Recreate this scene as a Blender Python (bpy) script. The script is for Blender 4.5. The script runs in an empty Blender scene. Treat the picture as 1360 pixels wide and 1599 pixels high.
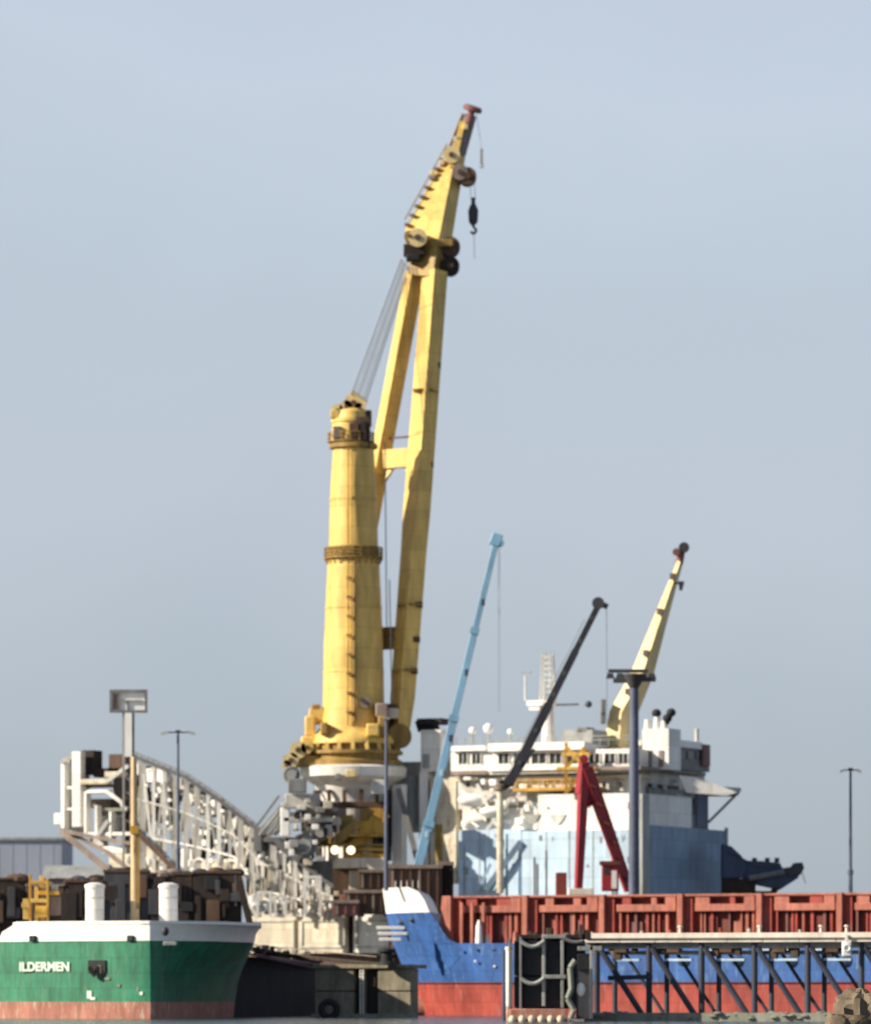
import bpy, math, random
from mathutils import Vector, Matrix
random.seed(7)
S = bpy.context.scene
COL = S.collection
R = math.radians
FPX = 8000.0; CAMH = 3.0; HZ = 1552.0          # photo pixels per metre at 1 m, eye height, horizon row

# ------------------------------------------------------------------ camera, world, sun, exposure
cd = bpy.data.cameras.new('camera'); cam = bpy.data.objects.new('camera', cd); COL.objects.link(cam)
cam.location = (0, 0, CAMH); cam.rotation_euler = (R(90), 0, 0)
cd.sensor_fit = 'HORIZONTAL'; cd.sensor_width = 36; cd.lens = 36 * FPX / 1360
cd.shift_y = (HZ - 799.5) / 1360; cd.clip_start = 1; cd.clip_end = 60000
cd.dof.use_dof = True; cd.dof.focus_distance = 300; cd.dof.aperture_fstop = 0.72
S.camera = cam
SUN_EL, SUN_AZ = 28, 76                         # azimuth measured to the left of the line from the scene to the camera
w = bpy.data.worlds.new('World'); S.world = w; w.use_nodes = True
nt = w.node_tree; nt.nodes.clear()
out = nt.nodes.new('ShaderNodeOutputWorld'); bg = nt.nodes.new('ShaderNodeBackground')
sky = nt.nodes.new('ShaderNodeTexSky'); sky.sky_type = 'NISHITA'; sky.sun_disc = False
sky.sun_elevation = R(SUN_EL)
sd = Vector((-math.sin(R(SUN_AZ)) * math.cos(R(SUN_EL)), -math.cos(R(SUN_AZ)) * math.cos(R(SUN_EL)), math.sin(R(SUN_EL))))
sky.sun_rotation = math.atan2(sd.x, sd.y)
sky.altitude = 0; sky.air_density = 1.0; sky.dust_density = 1.2; sky.ozone_density = 2.0
mixn = nt.nodes.new('ShaderNodeMixRGB'); mixn.inputs[0].default_value = 0.85
veil = nt.nodes.new('ShaderNodeValToRGB')        # thin even high cloud, a little clearer upwards
tc = nt.nodes.new('ShaderNodeTexCoord'); sx = nt.nodes.new('ShaderNodeSeparateXYZ')
nz = nt.nodes.new('ShaderNodeTexNoise'); nz.inputs['Scale'].default_value = 14; nz.inputs['Detail'].default_value = 3
mz = nt.nodes.new('ShaderNodeMath'); mz.operation = 'MULTIPLY_ADD'; mz.inputs[1].default_value = 0.075
nt.links.new(tc.outputs['Generated'], sx.inputs[0]); nt.links.new(tc.outputs['Generated'], nz.inputs['Vector'])
nt.links.new(nz.outputs['Fac'], mz.inputs[0]); nt.links.new(sx.outputs['Z'], mz.inputs[2])
nt.links.new(mz.outputs[0], veil.inputs[0])
VEIL = [(0.025, (3.35, 3.8, 4.4)), (0.08, (3.67, 4.19, 4.86)), (0.137, (4.5, 4.93, 5.65)), (0.173, (4.48, 5.06, 5.75)), (0.215, (5.0, 5.6, 6.4)), (0.26, (4.7, 5.3, 6.2)), (0.55, (1.5, 2.1, 3.4)), (1.0, (1.0, 1.6, 3.0))]
while len(veil.color_ramp.elements) < len(VEIL): veil.color_ramp.elements.new(0.5)
for e, (p, c) in zip(veil.color_ramp.elements, VEIL):
    e.position = p; e.color = (*c, 1)
nt.links.new(sky.outputs[0], mixn.inputs[1]); nt.links.new(veil.outputs[0], mixn.inputs[2])
nt.links.new(mixn.outputs[0], bg.inputs[0]); bg.inputs[1].default_value = 0.0723
nt.links.new(bg.outputs[0], out.inputs[0])
sl = bpy.data.lights.new('sun', 'SUN'); sun = bpy.data.objects.new('sun', sl); COL.objects.link(sun)
sl.energy = 5.0; sl.angle = R(0.6); sl.color = (1.0, 0.9, 0.74)
sun.rotation_euler = (-sd).to_track_quat('-Z', 'Y').to_euler(); sun.location = (-50, 300, 200)
S.view_settings.view_transform = 'Standard'; S.view_settings.look = 'None'
S.view_settings.exposure = 0.75; S.view_settings.gamma = 1.0; S.view_settings.use_curve_mapping = False
S.render.engine = 'CYCLES'
S.cycles.max_bounces = 4

# ------------------------------------------------------------------ materials
def paint(name, col, rough=0.55, dirt=0.35, rust=0.0, scale=0.35, metal=0.0, bump=0.15, rustcol=(0.16, 0.07, 0.03), plates=0.0):
    m = bpy.data.materials.new(name); m.use_nodes = True; t = m.node_tree; N = t.nodes; L = t.links
    b = N['Principled BSDF']; b.inputs['Roughness'].default_value = rough; b.inputs['Metallic'].default_value = metal
    b.inputs['Specular IOR Level'].default_value = 0.35
    g = N.new('ShaderNodeNewGeometry'); mp = N.new('ShaderNodeMapping'); L.new(g.outputs['Position'], mp.inputs[0])
    mp.inputs['Scale'].default_value = (1, 1, 0.22)
    n1 = N.new('ShaderNodeTexNoise'); n1.inputs['Scale'].default_value = scale * 2; n1.inputs['Detail'].default_value = 5
    n1.inputs['Roughness'].default_value = 0.65; L.new(mp.outputs[0], n1.inputs['Vector'])
    n2 = N.new('ShaderNodeTexNoise'); n2.inputs['Scale'].default_value = scale * 0.6; n2.inputs['Detail'].default_value = 4
    L.new(g.outputs['Position'], n2.inputs['Vector'])
    r1 = N.new('ShaderNodeValToRGB'); r1.color_ramp.elements[0].position = 0.3; r1.color_ramp.elements[1].position = 0.7
    k = 1 - dirt
    r1.color_ramp.elements[0].color = (k, k * 0.97, k * 0.92, 1); r1.color_ramp.elements[1].color = (1.06, 1.05, 1.03, 1)
    L.new(n1.outputs['Fac'], r1.inputs[0])
    mx = N.new('ShaderNodeMixRGB'); mx.blend_type = 'MULTIPLY'; mx.inputs[0].default_value = 1
    mx.inputs[1].default_value = (*col, 1); L.new(r1.outputs[0], mx.inputs[2])
    r2 = N.new('ShaderNodeValToRGB'); r2.color_ramp.elements[0].position = 0.35; r2.color_ramp.elements[1].position = 0.7
    r2.color_ramp.elements[0].color = (1 - dirt * .5,) * 3 + (1,); r2.color_ramp.elements[1].color = (1, 1, 1, 1)
    L.new(n2.outputs['Fac'], r2.inputs[0])
    m2 = N.new('ShaderNodeMixRGB'); m2.blend_type = 'MULTIPLY'; m2.inputs[0].default_value = 1
    L.new(mx.outputs[0], m2.inputs[1]); L.new(r2.outputs[0], m2.inputs[2]); last = m2
    if plates > 0:    # welded plates: slight tone change from plate to plate, thin seams
        sp_ = N.new('ShaderNodeSeparateXYZ'); L.new(g.outputs['Position'], sp_.inputs[0])
        ad = N.new('ShaderNodeMath'); ad.operation = 'MULTIPLY_ADD'; ad.inputs[1].default_value = 0.7
        L.new(sp_.outputs['Y'], ad.inputs[0]); L.new(sp_.outputs['X'], ad.inputs[2])
        cb_ = N.new('ShaderNodeCombineXYZ'); L.new(ad.outputs[0], cb_.inputs[0]); L.new(sp_.outputs['Z'], cb_.inputs[1])
        bk = N.new('ShaderNodeTexBrick'); bk.inputs['Scale'].default_value = 1; bk.inputs['Brick Width'].default_value = plates * 2.6
        bk.inputs['Row Height'].default_value = plates; bk.inputs['Mortar Size'].default_value = 0.05; bk.inputs['Mortar Smooth'].default_value = 0.6
        bk.inputs['Color1'].default_value = (0.86, 0.86, 0.86, 1); bk.inputs['Color2'].default_value = (1.05, 1.05, 1.05, 1)
        bk.inputs['Mortar'].default_value = (0.62, 0.6, 0.58, 1); L.new(cb_.outputs[0], bk.inputs['Vector'])
        m5 = N.new('ShaderNodeMixRGB'); m5.blend_type = 'MULTIPLY'; m5.inputs[0].default_value = 1
        L.new(last.outputs[0], m5.inputs[1]); L.new(bk.outputs['Color'], m5.inputs[2]); last = m5
    if rust > 0:
        n3 = N.new('ShaderNodeTexNoise'); n3.inputs['Scale'].default_value = scale * 3.5; n3.inputs['Detail'].default_value = 6
        n3.inputs['Roughness'].default_value = 0.7; L.new(mp.outputs[0], n3.inputs['Vector'])
        r3 = N.new('ShaderNodeValToRGB'); r3.color_ramp.elements[0].position = 0.66 - rust * 0.3
        r3.color_ramp.elements[1].position = 0.78 - rust * 0.2; L.new(n3.outputs['Fac'], r3.inputs[0])
        m3 = N.new('ShaderNodeMixRGB'); L.new(r3.outputs[0], m3.inputs[0]); L.new(last.outputs[0], m3.inputs[1])
        m3.inputs[2].default_value = (*rustcol, 1); last = m3
    L.new(last.outputs[0], b.inputs['Base Color'])
    bp = N.new('ShaderNodeBump'); bp.inputs['Strength'].default_value = bump; bp.inputs['Distance'].default_value = 0.08
    L.new(n1.outputs['Fac'], bp.inputs['Height']); L.new(bp.outputs[0], b.inputs['Normal'])
    return m
M = {}
M['yellow'] = paint('yellow_paint', (0.84, 0.575, 0.165), 0.5, 0.32, 0.2, plates=3.2, rustcol=(0.34, 0.2, 0.07))
M['yellow_dull'] = paint('yellow_dull', (0.42, 0.27, 0.075), 0.6, 0.45, 0.35)
M['gold'] = paint('golden_paint', (0.66, 0.38, 0.06), 0.6, 0.45, 0.3)
M['pale_yellow'] = paint('pale_yellow_paint', (0.82, 0.65, 0.32), 0.5, 0.25, 0.15, rustcol=(0.4, 0.26, 0.1))
M['white'] = paint('white_paint', (0.86, 0.84, 0.80), 0.5, 0.18, 0.15, plates=2.6, rustcol=(0.5, 0.42, 0.34))
M['bright'] = paint('clean_white_paint', (0.86, 0.85, 0.82), 0.45, 0.08, 0.0)
M['cream'] = paint('cream_paint', (0.74, 0.66, 0.52), 0.6, 0.3, 0.35, plates=2.2, rustcol=(0.30, 0.19, 0.12))
M['offwhite'] = paint('weathered_white', (0.66, 0.64, 0.60), 0.65, 0.4, 0.25)
M['grey'] = paint('grey_steel', (0.25, 0.25, 0.25), 0.6, 0.4, 0.3)
M['midgrey'] = paint('mid_grey_steel', (0.40, 0.41, 0.40), 0.6, 0.4, 0.2)
M['darkgrey'] = paint('dark_steel', (0.075, 0.075, 0.085), 0.6, 0.4, 0.1)
M['black'] = paint('black_rubber', (0.022, 0.022, 0.026), 0.75, 0.3, 0.0)
M['brown'] = paint('brown_steel', (0.13, 0.075, 0.05), 0.75, 0.45, 0.3)
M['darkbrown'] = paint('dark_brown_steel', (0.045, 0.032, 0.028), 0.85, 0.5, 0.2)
M['taupe'] = paint('taupe_steel', (0.30, 0.235, 0.20), 0.7, 0.4, 0.3)
M['red'] = paint('red_oxide_paint', (0.46, 0.08, 0.06), 0.65, 0.45, 0.35, plates=1.8, rustcol=(0.34, 0.14, 0.11))
M['coam'] = paint('salmon_red_paint', (0.58, 0.20, 0.14), 0.65, 0.5, 0.4, rustcol=(0.24, 0.08, 0.06), scale=0.6)
M['darkred'] = paint('dark_red_paint', (0.20, 0.045, 0.035), 0.7, 0.4, 0.2)
M['crimson'] = paint('crimson_paint', (0.36, 0.03, 0.04), 0.45, 0.35, 0.2, scale=0.8, rustcol=(0.16, 0.02, 0.03))
M['blue'] = paint('ship_blue_paint', (0.055, 0.155, 0.46), 0.5, 0.4, 0.35, plates=2.0, rustcol=(0.15, 0.25, 0.42))
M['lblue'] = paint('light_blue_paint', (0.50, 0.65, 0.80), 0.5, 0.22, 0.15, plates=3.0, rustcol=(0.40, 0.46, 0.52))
M['crblue'] = paint('crane_blue_paint', (0.26, 0.49, 0.70), 0.45, 0.3, 0.1, rustcol=(0.2, 0.3, 0.4))
M['dblue'] = paint('shaded_wall_and_trim_blue', (0.24, 0.34, 0.47), 0.6, 0.25, 0.2, plates=3.0, rustcol=(0.2, 0.25, 0.3))  # light blue darkened for the shaded deckhouse wall; also trim and pipes
M['navy'] = paint('navy_paint', (0.055, 0.085, 0.16), 0.5, 0.3, 0.0)
M['mastblue'] = paint('mast_blue_paint', (0.115, 0.14, 0.215), 0.55, 0.35, 0.1, rustcol=(0.09, 0.07, 0.07))
M['green'] = paint('ship_green_paint', (0.034, 0.25, 0.135), 0.55, 0.5, 0.35, plates=1.8, scale=0.5, rustcol=(0.09, 0.2, 0.12))
M['boot'] = paint('salmon_boot_paint', (0.48, 0.19, 0.14), 0.65, 0.45, 0.5, scale=0.6, rustcol=(0.44, 0.36, 0.26))
M['mint'] = paint('pale_green_white', (0.72, 0.84, 0.74), 0.5, 0.15, 0.0)
M['concrete'] = paint('concrete', (0.31, 0.275, 0.20), 0.9, 0.5, 0.4, scale=0.8, rustcol=(0.15, 0.13, 0.10))
M['pale_conc'] = paint('pale_concrete', (0.84, 0.76, 0.66), 0.85, 0.3, 0.2, rustcol=(0.5, 0.42, 0.34))
M['slime'] = paint('wet_concrete', (0.30, 0.31, 0.26), 0.8, 0.4, 0.3, rustcol=(0.12, 0.14, 0.09))
M['glass'] = paint('window_glass', (0.03, 0.035, 0.04), 0.12, 0.1, 0.0, bump=0)
M['roof'] = paint('grey_blue_roof', (0.34, 0.38, 0.47), 0.8, 0.15, 0.0, scale=0.1)
M['rope'] = paint('wire_rope', (0.14, 0.15, 0.17), 0.6, 0.2, 0.0)
M['palerope'] = paint('pale_wire_rope', (0.30, 0.32, 0.36), 0.6, 0.2, 0.0)
M['timber'] = paint('weathered_timber', (0.10, 0.075, 0.055), 0.9, 0.5, 0.3)
M['dark_boom'] = paint('dark_boom_paint', (0.035, 0.036, 0.05), 0.7, 0.3, 0.0)
M['tan'] = paint('tan_paint', (0.66, 0.49, 0.28), 0.6, 0.3, 0.3)
M['rock'] = paint('brown_rock', (0.24, 0.185, 0.125), 0.95, 0.6, 0.3, scale=0.5, bump=0.6, rustcol=(0.08, 0.055, 0.038))
M['maroon'] = paint('maroon_paint', (0.24, 0.10, 0.09), 0.6, 0.3, 0.1)
M['jetty'] = paint('jetty_steel', (0.045, 0.055, 0.085), 0.6, 0.4, 0.3, rustcol=(0.10, 0.045, 0.035))
M['hullshade'] = paint('shaded_green_hull', (0.016, 0.027, 0.027), 0.9, 0.4, 0.0)  # ship green darkened to near black for the shaded side
M['ground'] = paint('quay_paving', (0.26, 0.24, 0.21), 0.9, 0.3, 0.2, scale=0.1)
def emis(name, col, st):
    m = bpy.data.materials.new(name); m.use_nodes = True; b = m.node_tree.nodes['Principled BSDF']
    b.inputs['Base Color'].default_value = (*col, 1); b.inputs['Emission Color'].default_value = (*col, 1)
    b.inputs['Emission Strength'].default_value = st; return m
M['lamp'] = emis('lit_lamp', (1.0, 0.93, 0.6), 1.3)
def water_mat():
    m = bpy.data.materials.new('harbour_water'); m.use_nodes = True; t = m.node_tree; N = t.nodes; L = t.links
    b = N['Principled BSDF']; b.inputs['Base Color'].default_value = (0.05, 0.07, 0.075, 1); b.inputs['Roughness'].default_value = 0.12
    g = N.new('ShaderNodeNewGeometry'); n = N.new('ShaderNodeTexNoise'); n.inputs['Scale'].default_value = 0.9
    n.inputs['Detail'].default_value = 6; L.new(g.outputs['Position'], n.inputs['Vector'])
    bp = N.new('ShaderNodeBump'); bp.inputs['Strength'].default_value = 0.8; bp.inputs['Distance'].default_value = 0.5
    L.new(n.outputs['Fac'], bp.inputs['Height']); L.new(bp.outputs[0], b.inputs['Normal']); return m
M['water'] = water_mat()

# ------------------------------------------------------------------ geometry helpers
def P(px, py, D): return Vector(((px - 680) * D / FPX, D, CAMH + (HZ - py) * D / FPX))
def V(*a): return Vector(a)
class G:
    def __init__(s): s.v = []; s.f = []
    def add(s, vs, fs):
        o = len(s.v); s.v += [Vector(v) for v in vs]; s.f += [tuple(i + o for i in f) for f in fs]; return s
    def hexa(s, q):     # 8 corners: bottom ring 0-3, top ring 4-7
        return s.add(q, [(3, 2, 1, 0), (4, 5, 6, 7), (0, 1, 5, 4), (1, 2, 6, 5), (2, 3, 7, 6), (3, 0, 4, 7)])
    def box(s, c, d, e1=V(1, 0, 0), e2=V(0, 1, 0), e3=V(0, 0, 1)):
        c = Vector(c); a = e1 * d[0] / 2; b = e2 * d[1] / 2; h = e3 * d[2] / 2
        return s.hexa([c - a - b - h, c + a - b - h, c + a + b - h, c - a + b - h, c - a - b + h, c + a - b + h, c + a + b + h, c - a + b + h])
    def beam(s, p, q, w, h=None, w2=None, h2=None, up=V(0, 1, 0)):
        p = Vector(p); q = Vector(q); h = h or w; w2 = w2 or w; h2 = h2 or h
        d = (q - p).normalized(); a = up.cross(d)
        if a.length < 1e-3: a = V(1, 0, 0).cross(d)
        a.normalize(); b = d.cross(a)
        return s.hexa([p - a*w/2 - b*h/2, p + a*w/2 - b*h/2, p + a*w/2 + b*h/2, p - a*w/2 + b*h/2,
                       q - a*w2/2 - b*h2/2, q + a*w2/2 - b*h2/2, q + a*w2/2 + b*h2/2, q - a*w2/2 + b*h2/2])
    def tube(s, p, q, r, r2=None, n=10):
        p = Vector(p); q = Vector(q); r2 = r if r2 is None else r2
        d = (q - p).normalized(); a = d.cross(V(0, 0, 1))
        if a.length < 1e-3: a = V(1, 0, 0)
        a.normalize(); b = d.cross(a); vs = []
        for c, rr in ((p, r), (q, r2)):
            for i in range(n): t = 2*math.pi*i/n; vs.append(c + (a*math.cos(t) + b*math.sin(t)) * rr)
        fs = [(i, (i+1) % n, n + (i+1) % n, n + i) for i in range(n)] + [tuple(reversed(range(n))), tuple(range(n, 2*n))]
        return s.add(vs, fs)
    def path(s, pts, r, n=6):
        for a, b in zip(pts, pts[1:]): s.tube(a, b, r, n=n)
        return s
    def lathe(s, c, prof, n=28, ax=V(0, 0, 1)):
        c = Vector(c); ax = ax.normalized(); a = ax.cross(V(0, 1, 0)) if abs(ax.y) < .9 else ax.cross(V(1, 0, 0)); a.normalize(); b = ax.cross(a); vs = []
        for r, z in prof:
            for i in range(n): t = 2*math.pi*i/n; vs.append(c + (a*math.cos(t) + b*math.sin(t)) * max(r, 1e-3) + ax*z)
        fs = []
        for k in range(len(prof) - 1):
            fs += [(k*n+i, k*n+(i+1) % n, (k+1)*n+(i+1) % n, (k+1)*n+i) for i in range(n)]
        fs += [tuple(reversed(range(n))), tuple(range((len(prof)-1)*n, len(prof)*n))]
        return s.add(vs, fs)
    def ball(s, c, r, sz=(1, 1, 1), n=14, m=8):
        c = Vector(c); vs = []; fs = []
        for j in range(m + 1):
            ph = math.pi * j / m
            for i in range(n):
                t = 2*math.pi*i/n; rr = max(math.sin(ph), 1e-3)
                vs.append(c + V(rr*math.cos(t)*sz[0], rr*math.sin(t)*sz[1], -math.cos(ph)*sz[2]) * r)
        for j in range(m): fs += [(j*n+i, j*n+(i+1) % n, (j+1)*n+(i+1) % n, (j+1)*n+i) for i in range(n)]
        return s.add(vs, fs)
    def prism(s, pts, off):
        n = len(pts); off = Vector(off); vs = [Vector(p) for p in pts] + [Vector(p) + off for p in pts]
        return s.add(vs, [tuple(reversed(range(n))), tuple(range(n, 2*n))] + [(i, (i+1) % n, n+(i+1) % n, n+i) for i in range(n)])
    def rings(s, rr, cap=True):
        n = len(rr[0]); vs = [v for r in rr for v in r]; fs = []
        for k in range(len(rr)-1): fs += [(k*n+i, k*n+(i+1) % n, (k+1)*n+(i+1) % n, (k+1)*n+i) for i in range(n)]
        if cap: fs += [tuple(reversed(range(n))), tuple(range((len(rr)-1)*n, len(rr)*n))]
        return s.add(vs, fs)
    def torus(s, c, R1, r, ax=V(0, 1, 0), n=20, m=8):
        a = ax.cross(V(0, 0, 1)).normalized(); b = ax.cross(a); vs = []; fs = []; c = Vector(c)
        for i in range(n):
            t = 2*math.pi*i/n; d = a*math.cos(t) + b*math.sin(t)
            for j in range(m): u = 2*math.pi*j/m; vs.append(c + d*(R1 + r*math.cos(u)) + ax*r*math.sin(u))
        for i in range(n):
            for j in range(m): fs.append((i*m+j, ((i+1) % n)*m+j, ((i+1) % n)*m+(j+1) % m, i*m+(j+1) % m))
        return s.add(vs, fs)
    def build(s, name, mat, parent=None, bevel=0.0, loc=None):
        org = Vector((0, 0, 0))
        if parent is not None:
            org = parent['_w'] if '_w' in parent else (0, 0, 0); org = Vector(org)
        elif loc is not None: org = Vector(loc)
        me = bpy.data.meshes.new(name); me.from_pydata([tuple(v - org) for v in s.v], [], s.f)
        bm_fix(me); me.materials.append(M[mat]); me.update()
        for p in me.polygons: p.use_smooth = True
        me.set_sharp_from_angle(angle=R(35))
        o = bpy.data.objects.new(name, me); COL.objects.link(o)
        if parent is not None: o.parent = parent; o['_w'] = tuple(org)
        else: o.location = org; o['_w'] = tuple(org)
        if bevel:
            b = o.modifiers.new('bevel', 'BEVEL'); b.width = bevel; b.segments = 2; b.limit_method = 'ANGLE'
        return o
import bmesh
def bm_fix(me):
    b = bmesh.new(); b.from_mesh(me); bmesh.ops.recalc_face_normals(b, faces=b.faces); b.to_mesh(me); b.free()
def tag(o, label=None, cat=None, group=None, kind=None):
    for k, v in (('label', label), ('category', cat), ('group', group), ('kind', kind)):
        if v: o[k] = v
    return o
def thing(name, loc, label, cat, group=None):
    o = bpy.data.objects.new(name, None); o.empty_display_size = 1; COL.objects.link(o); o.location = Vector(loc)
    o['_w'] = tuple(Vector(loc)); return tag(o, label, cat, group)
def shift(o, d, parent=None):    # a copy of a part moved by d
    c = o.copy(); COL.objects.link(c); c.parent = parent or o.parent; c.location = o.location + Vector(d); return c
class Frame:
    def __init__(s, C, e1, e2): s.C = V(C[0], C[1], 0); s.e1 = V(*e1, 0); s.e2 = V(*e2, 0)
    def w(s, u, v, z): return s.C + s.e1*u + s.e2*v + V(0, 0, z)
    def u(s, px, v=0):
        k = (px - 680) / FPX; return (k*(s.C.y + v*s.e2.y) - s.C.x - v*s.e2.x) / (s.e1.x - k*s.e1.y)
    def vv(s, px, u=0):
        k = (px - 680) / FPX; return (k*(s.C.y + u*s.e1.y) - s.C.x - u*s.e1.x) / (s.e2.x - k*s.e2.y)
    def z(s, py, u, v): y = s.C.y + u*s.e1.y + v*s.e2.y; return CAMH + (HZ - py)*y/FPX
    def at(s, px, py, v=0): u = s.u(px, v); return s.w(u, v, s.z(py, u, v))
    def box(s, g, u0, u1, v0, v1, z0, z1):
        return g.hexa([s.w(u0, v0, z0), s.w(u1, v0, z0), s.w(u1, v1, z0), s.w(u0, v1, z0), s.w(u0, v0, z1), s.w(u1, v0, z1), s.w(u1, v1, z1), s.w(u0, v1, z1)])
    def pbox(s, g, x0, x1, y0, y1, v0, v1):    # y0 top row, y1 bottom row on the plane v0
        u0, u1 = s.u(x0, v0), s.u(x1, v0); um = (u0+u1)/2
        return s.box(g, u0, u1, v0, v1, s.z(y1, um, v0), s.z(y0, um, v0))
def frame_right(px, D, a):   # u runs left and away, v into the depth (right and away)
    a = R(a); return Frame(((px-680)*D/FPX, D), (-math.cos(a), math.sin(a)), (math.sin(a), math.cos(a)))
def lerp(tab, x):
    if x <= tab[0][0]: return tab[0][1]
    for (a, b), (c, d) in zip(tab, tab[1:]):
        if x <= c: return b + (d-b)*(x-a)/(c-a)
    return tab[-1][1]

# ------------------------------------------------------------------ setting
tag(G().add([(-9000, -200, 0), (9000, -200, 0), (9000, 26000, 0), (-9000, 26000, 0)], [(0, 1, 2, 3)]).build('water', 'water'), kind='structure')
tag(G().box((30, 728, 0.6), (220, 44, 3.8)).build('quay_ground', 'ground'), kind='structure')
tag(G().box((-500, 2500, 0.5), (1500, 3100, 3.0)).build('land', 'ground'), kind='structure')

# ------------------------------------------------------------------ pipelay ship
F = frame_right(1000, 790, 25)                 # near right corner of the deckhouse
ship = thing('pipelay_ship', F.w(0, 0, 0), 'large white and light blue offshore ship with bridge, two funnels and helideck', 'ship')
g = G(); umax = F.u(385, 0)
zh = 9.5
g.rings([[F.w(-6, 2, z), F.w(umax, 2, z), F.w(umax+2, 13, z), F.w(umax, 25, z), F.w(-6, 25, z), F.w(-16, 13, z)] for z in (-1, zh)])
g.build('hull', 'cream', ship)
def panel(name, mat, x0, x1, y0, y1, v0=0.0, d=1.0, par=ship, bev=0.0):
    return F.pbox(G(), x0, x1, y0, y1, v0, v0+d).build(name, mat, par, bev)
def rface(name, mat, x0, x1, y0, y1, u0=0.0, d=1.0, par=ship):   # on the shaded right side, plane u = u0
    v0, v1 = F.vv(x0, u0), F.vv(x1, u0); vm = (v0+v1)/2; g = G()
    F.box(g, u0, u0+d, v0, v1, F.z(y1, u0, vm), F.z(y0, u0, vm)); return g.build(name, mat, par)
# hull topside cream plates seen below the stinger
for x0, x1, m in ((388, 462, 'cream'), (466, 541, 'cream'), (552, 612, 'white')):
    pl = panel('hull_plate', m, x0, x1, 1431 if x0 < 540 else 1426, 1489, -1.2, 3.4)
    g = G()
    for a, b, c, d_ in ((x0+3, x1-3, 1437, 1440), (x0+3, x1-3, 1478, 1481), (x0+3, x0+6, 1440, 1478), (x1-6, x1-3, 1440, 1478)):
        F.pbox(g, a, b, c, d_, -1.4, -1.15)
    g.build('plate_stiffener', 'offwhite', pl)
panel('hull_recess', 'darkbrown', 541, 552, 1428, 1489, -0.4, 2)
panel('hull_base', 'brown', 388, 640, 1489, 1545, 0.2, 3)
# light blue deckhouse
zc = F.z(1395, 0, 0); W = 27 * 1.0
vR = F.vv(1136)
def hb(name, mat, x0, x1, ytop, ybot, v0=0.0, v1=20.0): return panel(name, mat, x0, x1, ytop, ybot, v0, v1-v0)
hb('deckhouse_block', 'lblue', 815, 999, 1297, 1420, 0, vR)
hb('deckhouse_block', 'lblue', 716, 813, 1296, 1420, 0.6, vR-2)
for x in (748, 782, 852, 888, 925, 960):
    panel('plate_seam', 'midgrey', x, x+1.2, 1298, 1398, -0.06, 0.2)
for x in (1034, 1068, 1102):
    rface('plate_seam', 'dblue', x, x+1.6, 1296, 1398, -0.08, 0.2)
rface('blue_wall', 'dblue', 1001, 1136, 1293, 1420, -0.5, 0.7)  # shade of the right side is in the darker blue
rface('end_edge', 'midgrey', 1134, 1137, 1293, 1400, -0.62, 0.3)
rface('grey_pillar', 'midgrey', 1003, 1014, 1240, 1398, -1.6, 1.0)
# block above blue wall, its grey carries the shade of this side
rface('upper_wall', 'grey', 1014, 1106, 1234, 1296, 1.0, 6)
for x0, x1, y0, y1, m in ((1038, 1053, 1243, 1285, 'darkgrey'), (1088, 1105, 1238, 1292, 'navy'), (1056, 1066, 1240, 1280, 'midgrey'), (1066, 1078, 1280, 1296, 'midgrey'), (1020, 1032, 1250, 1290, 'midgrey'), (1076, 1086, 1250, 1272, 'darkgrey')):
    rface('door' if m != 'midgrey' else 'wall_panel', m, x0, x1, y0, y1, 0.8, 0.4)
# white accommodation tiers (left lit side)
hb('accommodation_tier', 'white', 840, 998, 1240, 1297, 0.5, 22)
hb('accommodation_tier', 'white', 722, 838, 1262, 1297, 3.0, 20)
hb('accommodation_tier', 'offwhite', 712, 1000, 1206, 1262, 4.0, 20)
for i, x in enumerate((830, 870)):
    g = G(); g.prism([F.at(x-13+26*k/10, 1273 + 15*math.sin(math.pi*k/10) - (0 if k % 10 else 1), 0.3) for k in range(11)], tuple(F.e2*0.5)); g.build('rounded_port', 'midgrey' if i == 0 else 'offwhite', ship)
dk = panel('deck_edge', 'gold', 800, 930, 1230, 1235, 0.2, 4)
dk2 = panel('deck_edge', 'cream', 712, 1000, 1213, 1217, 3.0, 4)
for k, x in enumerate(range(805, 930, 12)):
    panel('rail_post', 'gold', x, x+1.5, 1218, 1230, 0.3, 0.15)
panel('handrail', 'gold', 800, 930, 1217, 1218.6, 0.28, 0.15)
panel('handrail', 'gold', 800, 930, 1223, 1224.2, 0.28, 0.12)
# golden frame behind red gantry head
for (a, b) in (((884, 1240), (884, 1160)), ((912, 1240), (912, 1168)), ((884, 1165), (912, 1200)), ((884, 1200), (912, 1168)), ((870, 1200), (930, 1200)), ((878, 1178), (922, 1178)), ((884, 1238), (912, 1202))):
    G().beam(F.at(*a, -0.6), F.at(*b, -0.6), 0.5, 0.5).build('service_frame_bar', 'gold', ship)
# bridge
br = hb('bridge', 'white', 704, 990, 1172, 1208, 2.0, 18)
panel('bridge_roof', 'bright', 704, 757, 1165, 1173, 1.2, 18)
panel('bridge_roof', 'bright', 762, 912, 1160, 1172, 0.8, 18)
panel('bridge_sill', 'bright', 762, 905, 1197, 1203, 1.5, 1)
panel('bridge_band', 'taupe', 704, 760, 1204, 1210, 1.7, 2)
for x0, x1 in ((716, 729), (737, 750), (778, 794), (802, 822), (830, 852), (858, 876), (886, 902), (920, 936), (944, 960), (966, 980)):
    wn = panel('window', 'glass', x0, x1, 1177, 1192, 1.9, 0.2)
    g = G()
    for a, b, c, d_ in ((x0-1, x0, 1176, 1193), (x1, x1+1, 1176, 1193), ((x0+x1)/2-.4, (x0+x1)/2+.4, 1177, 1192)): F.pbox(g, a, b, c, d_, 1.75, 2.0)
    g.build('window_frame', 'white', wn)
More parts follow.
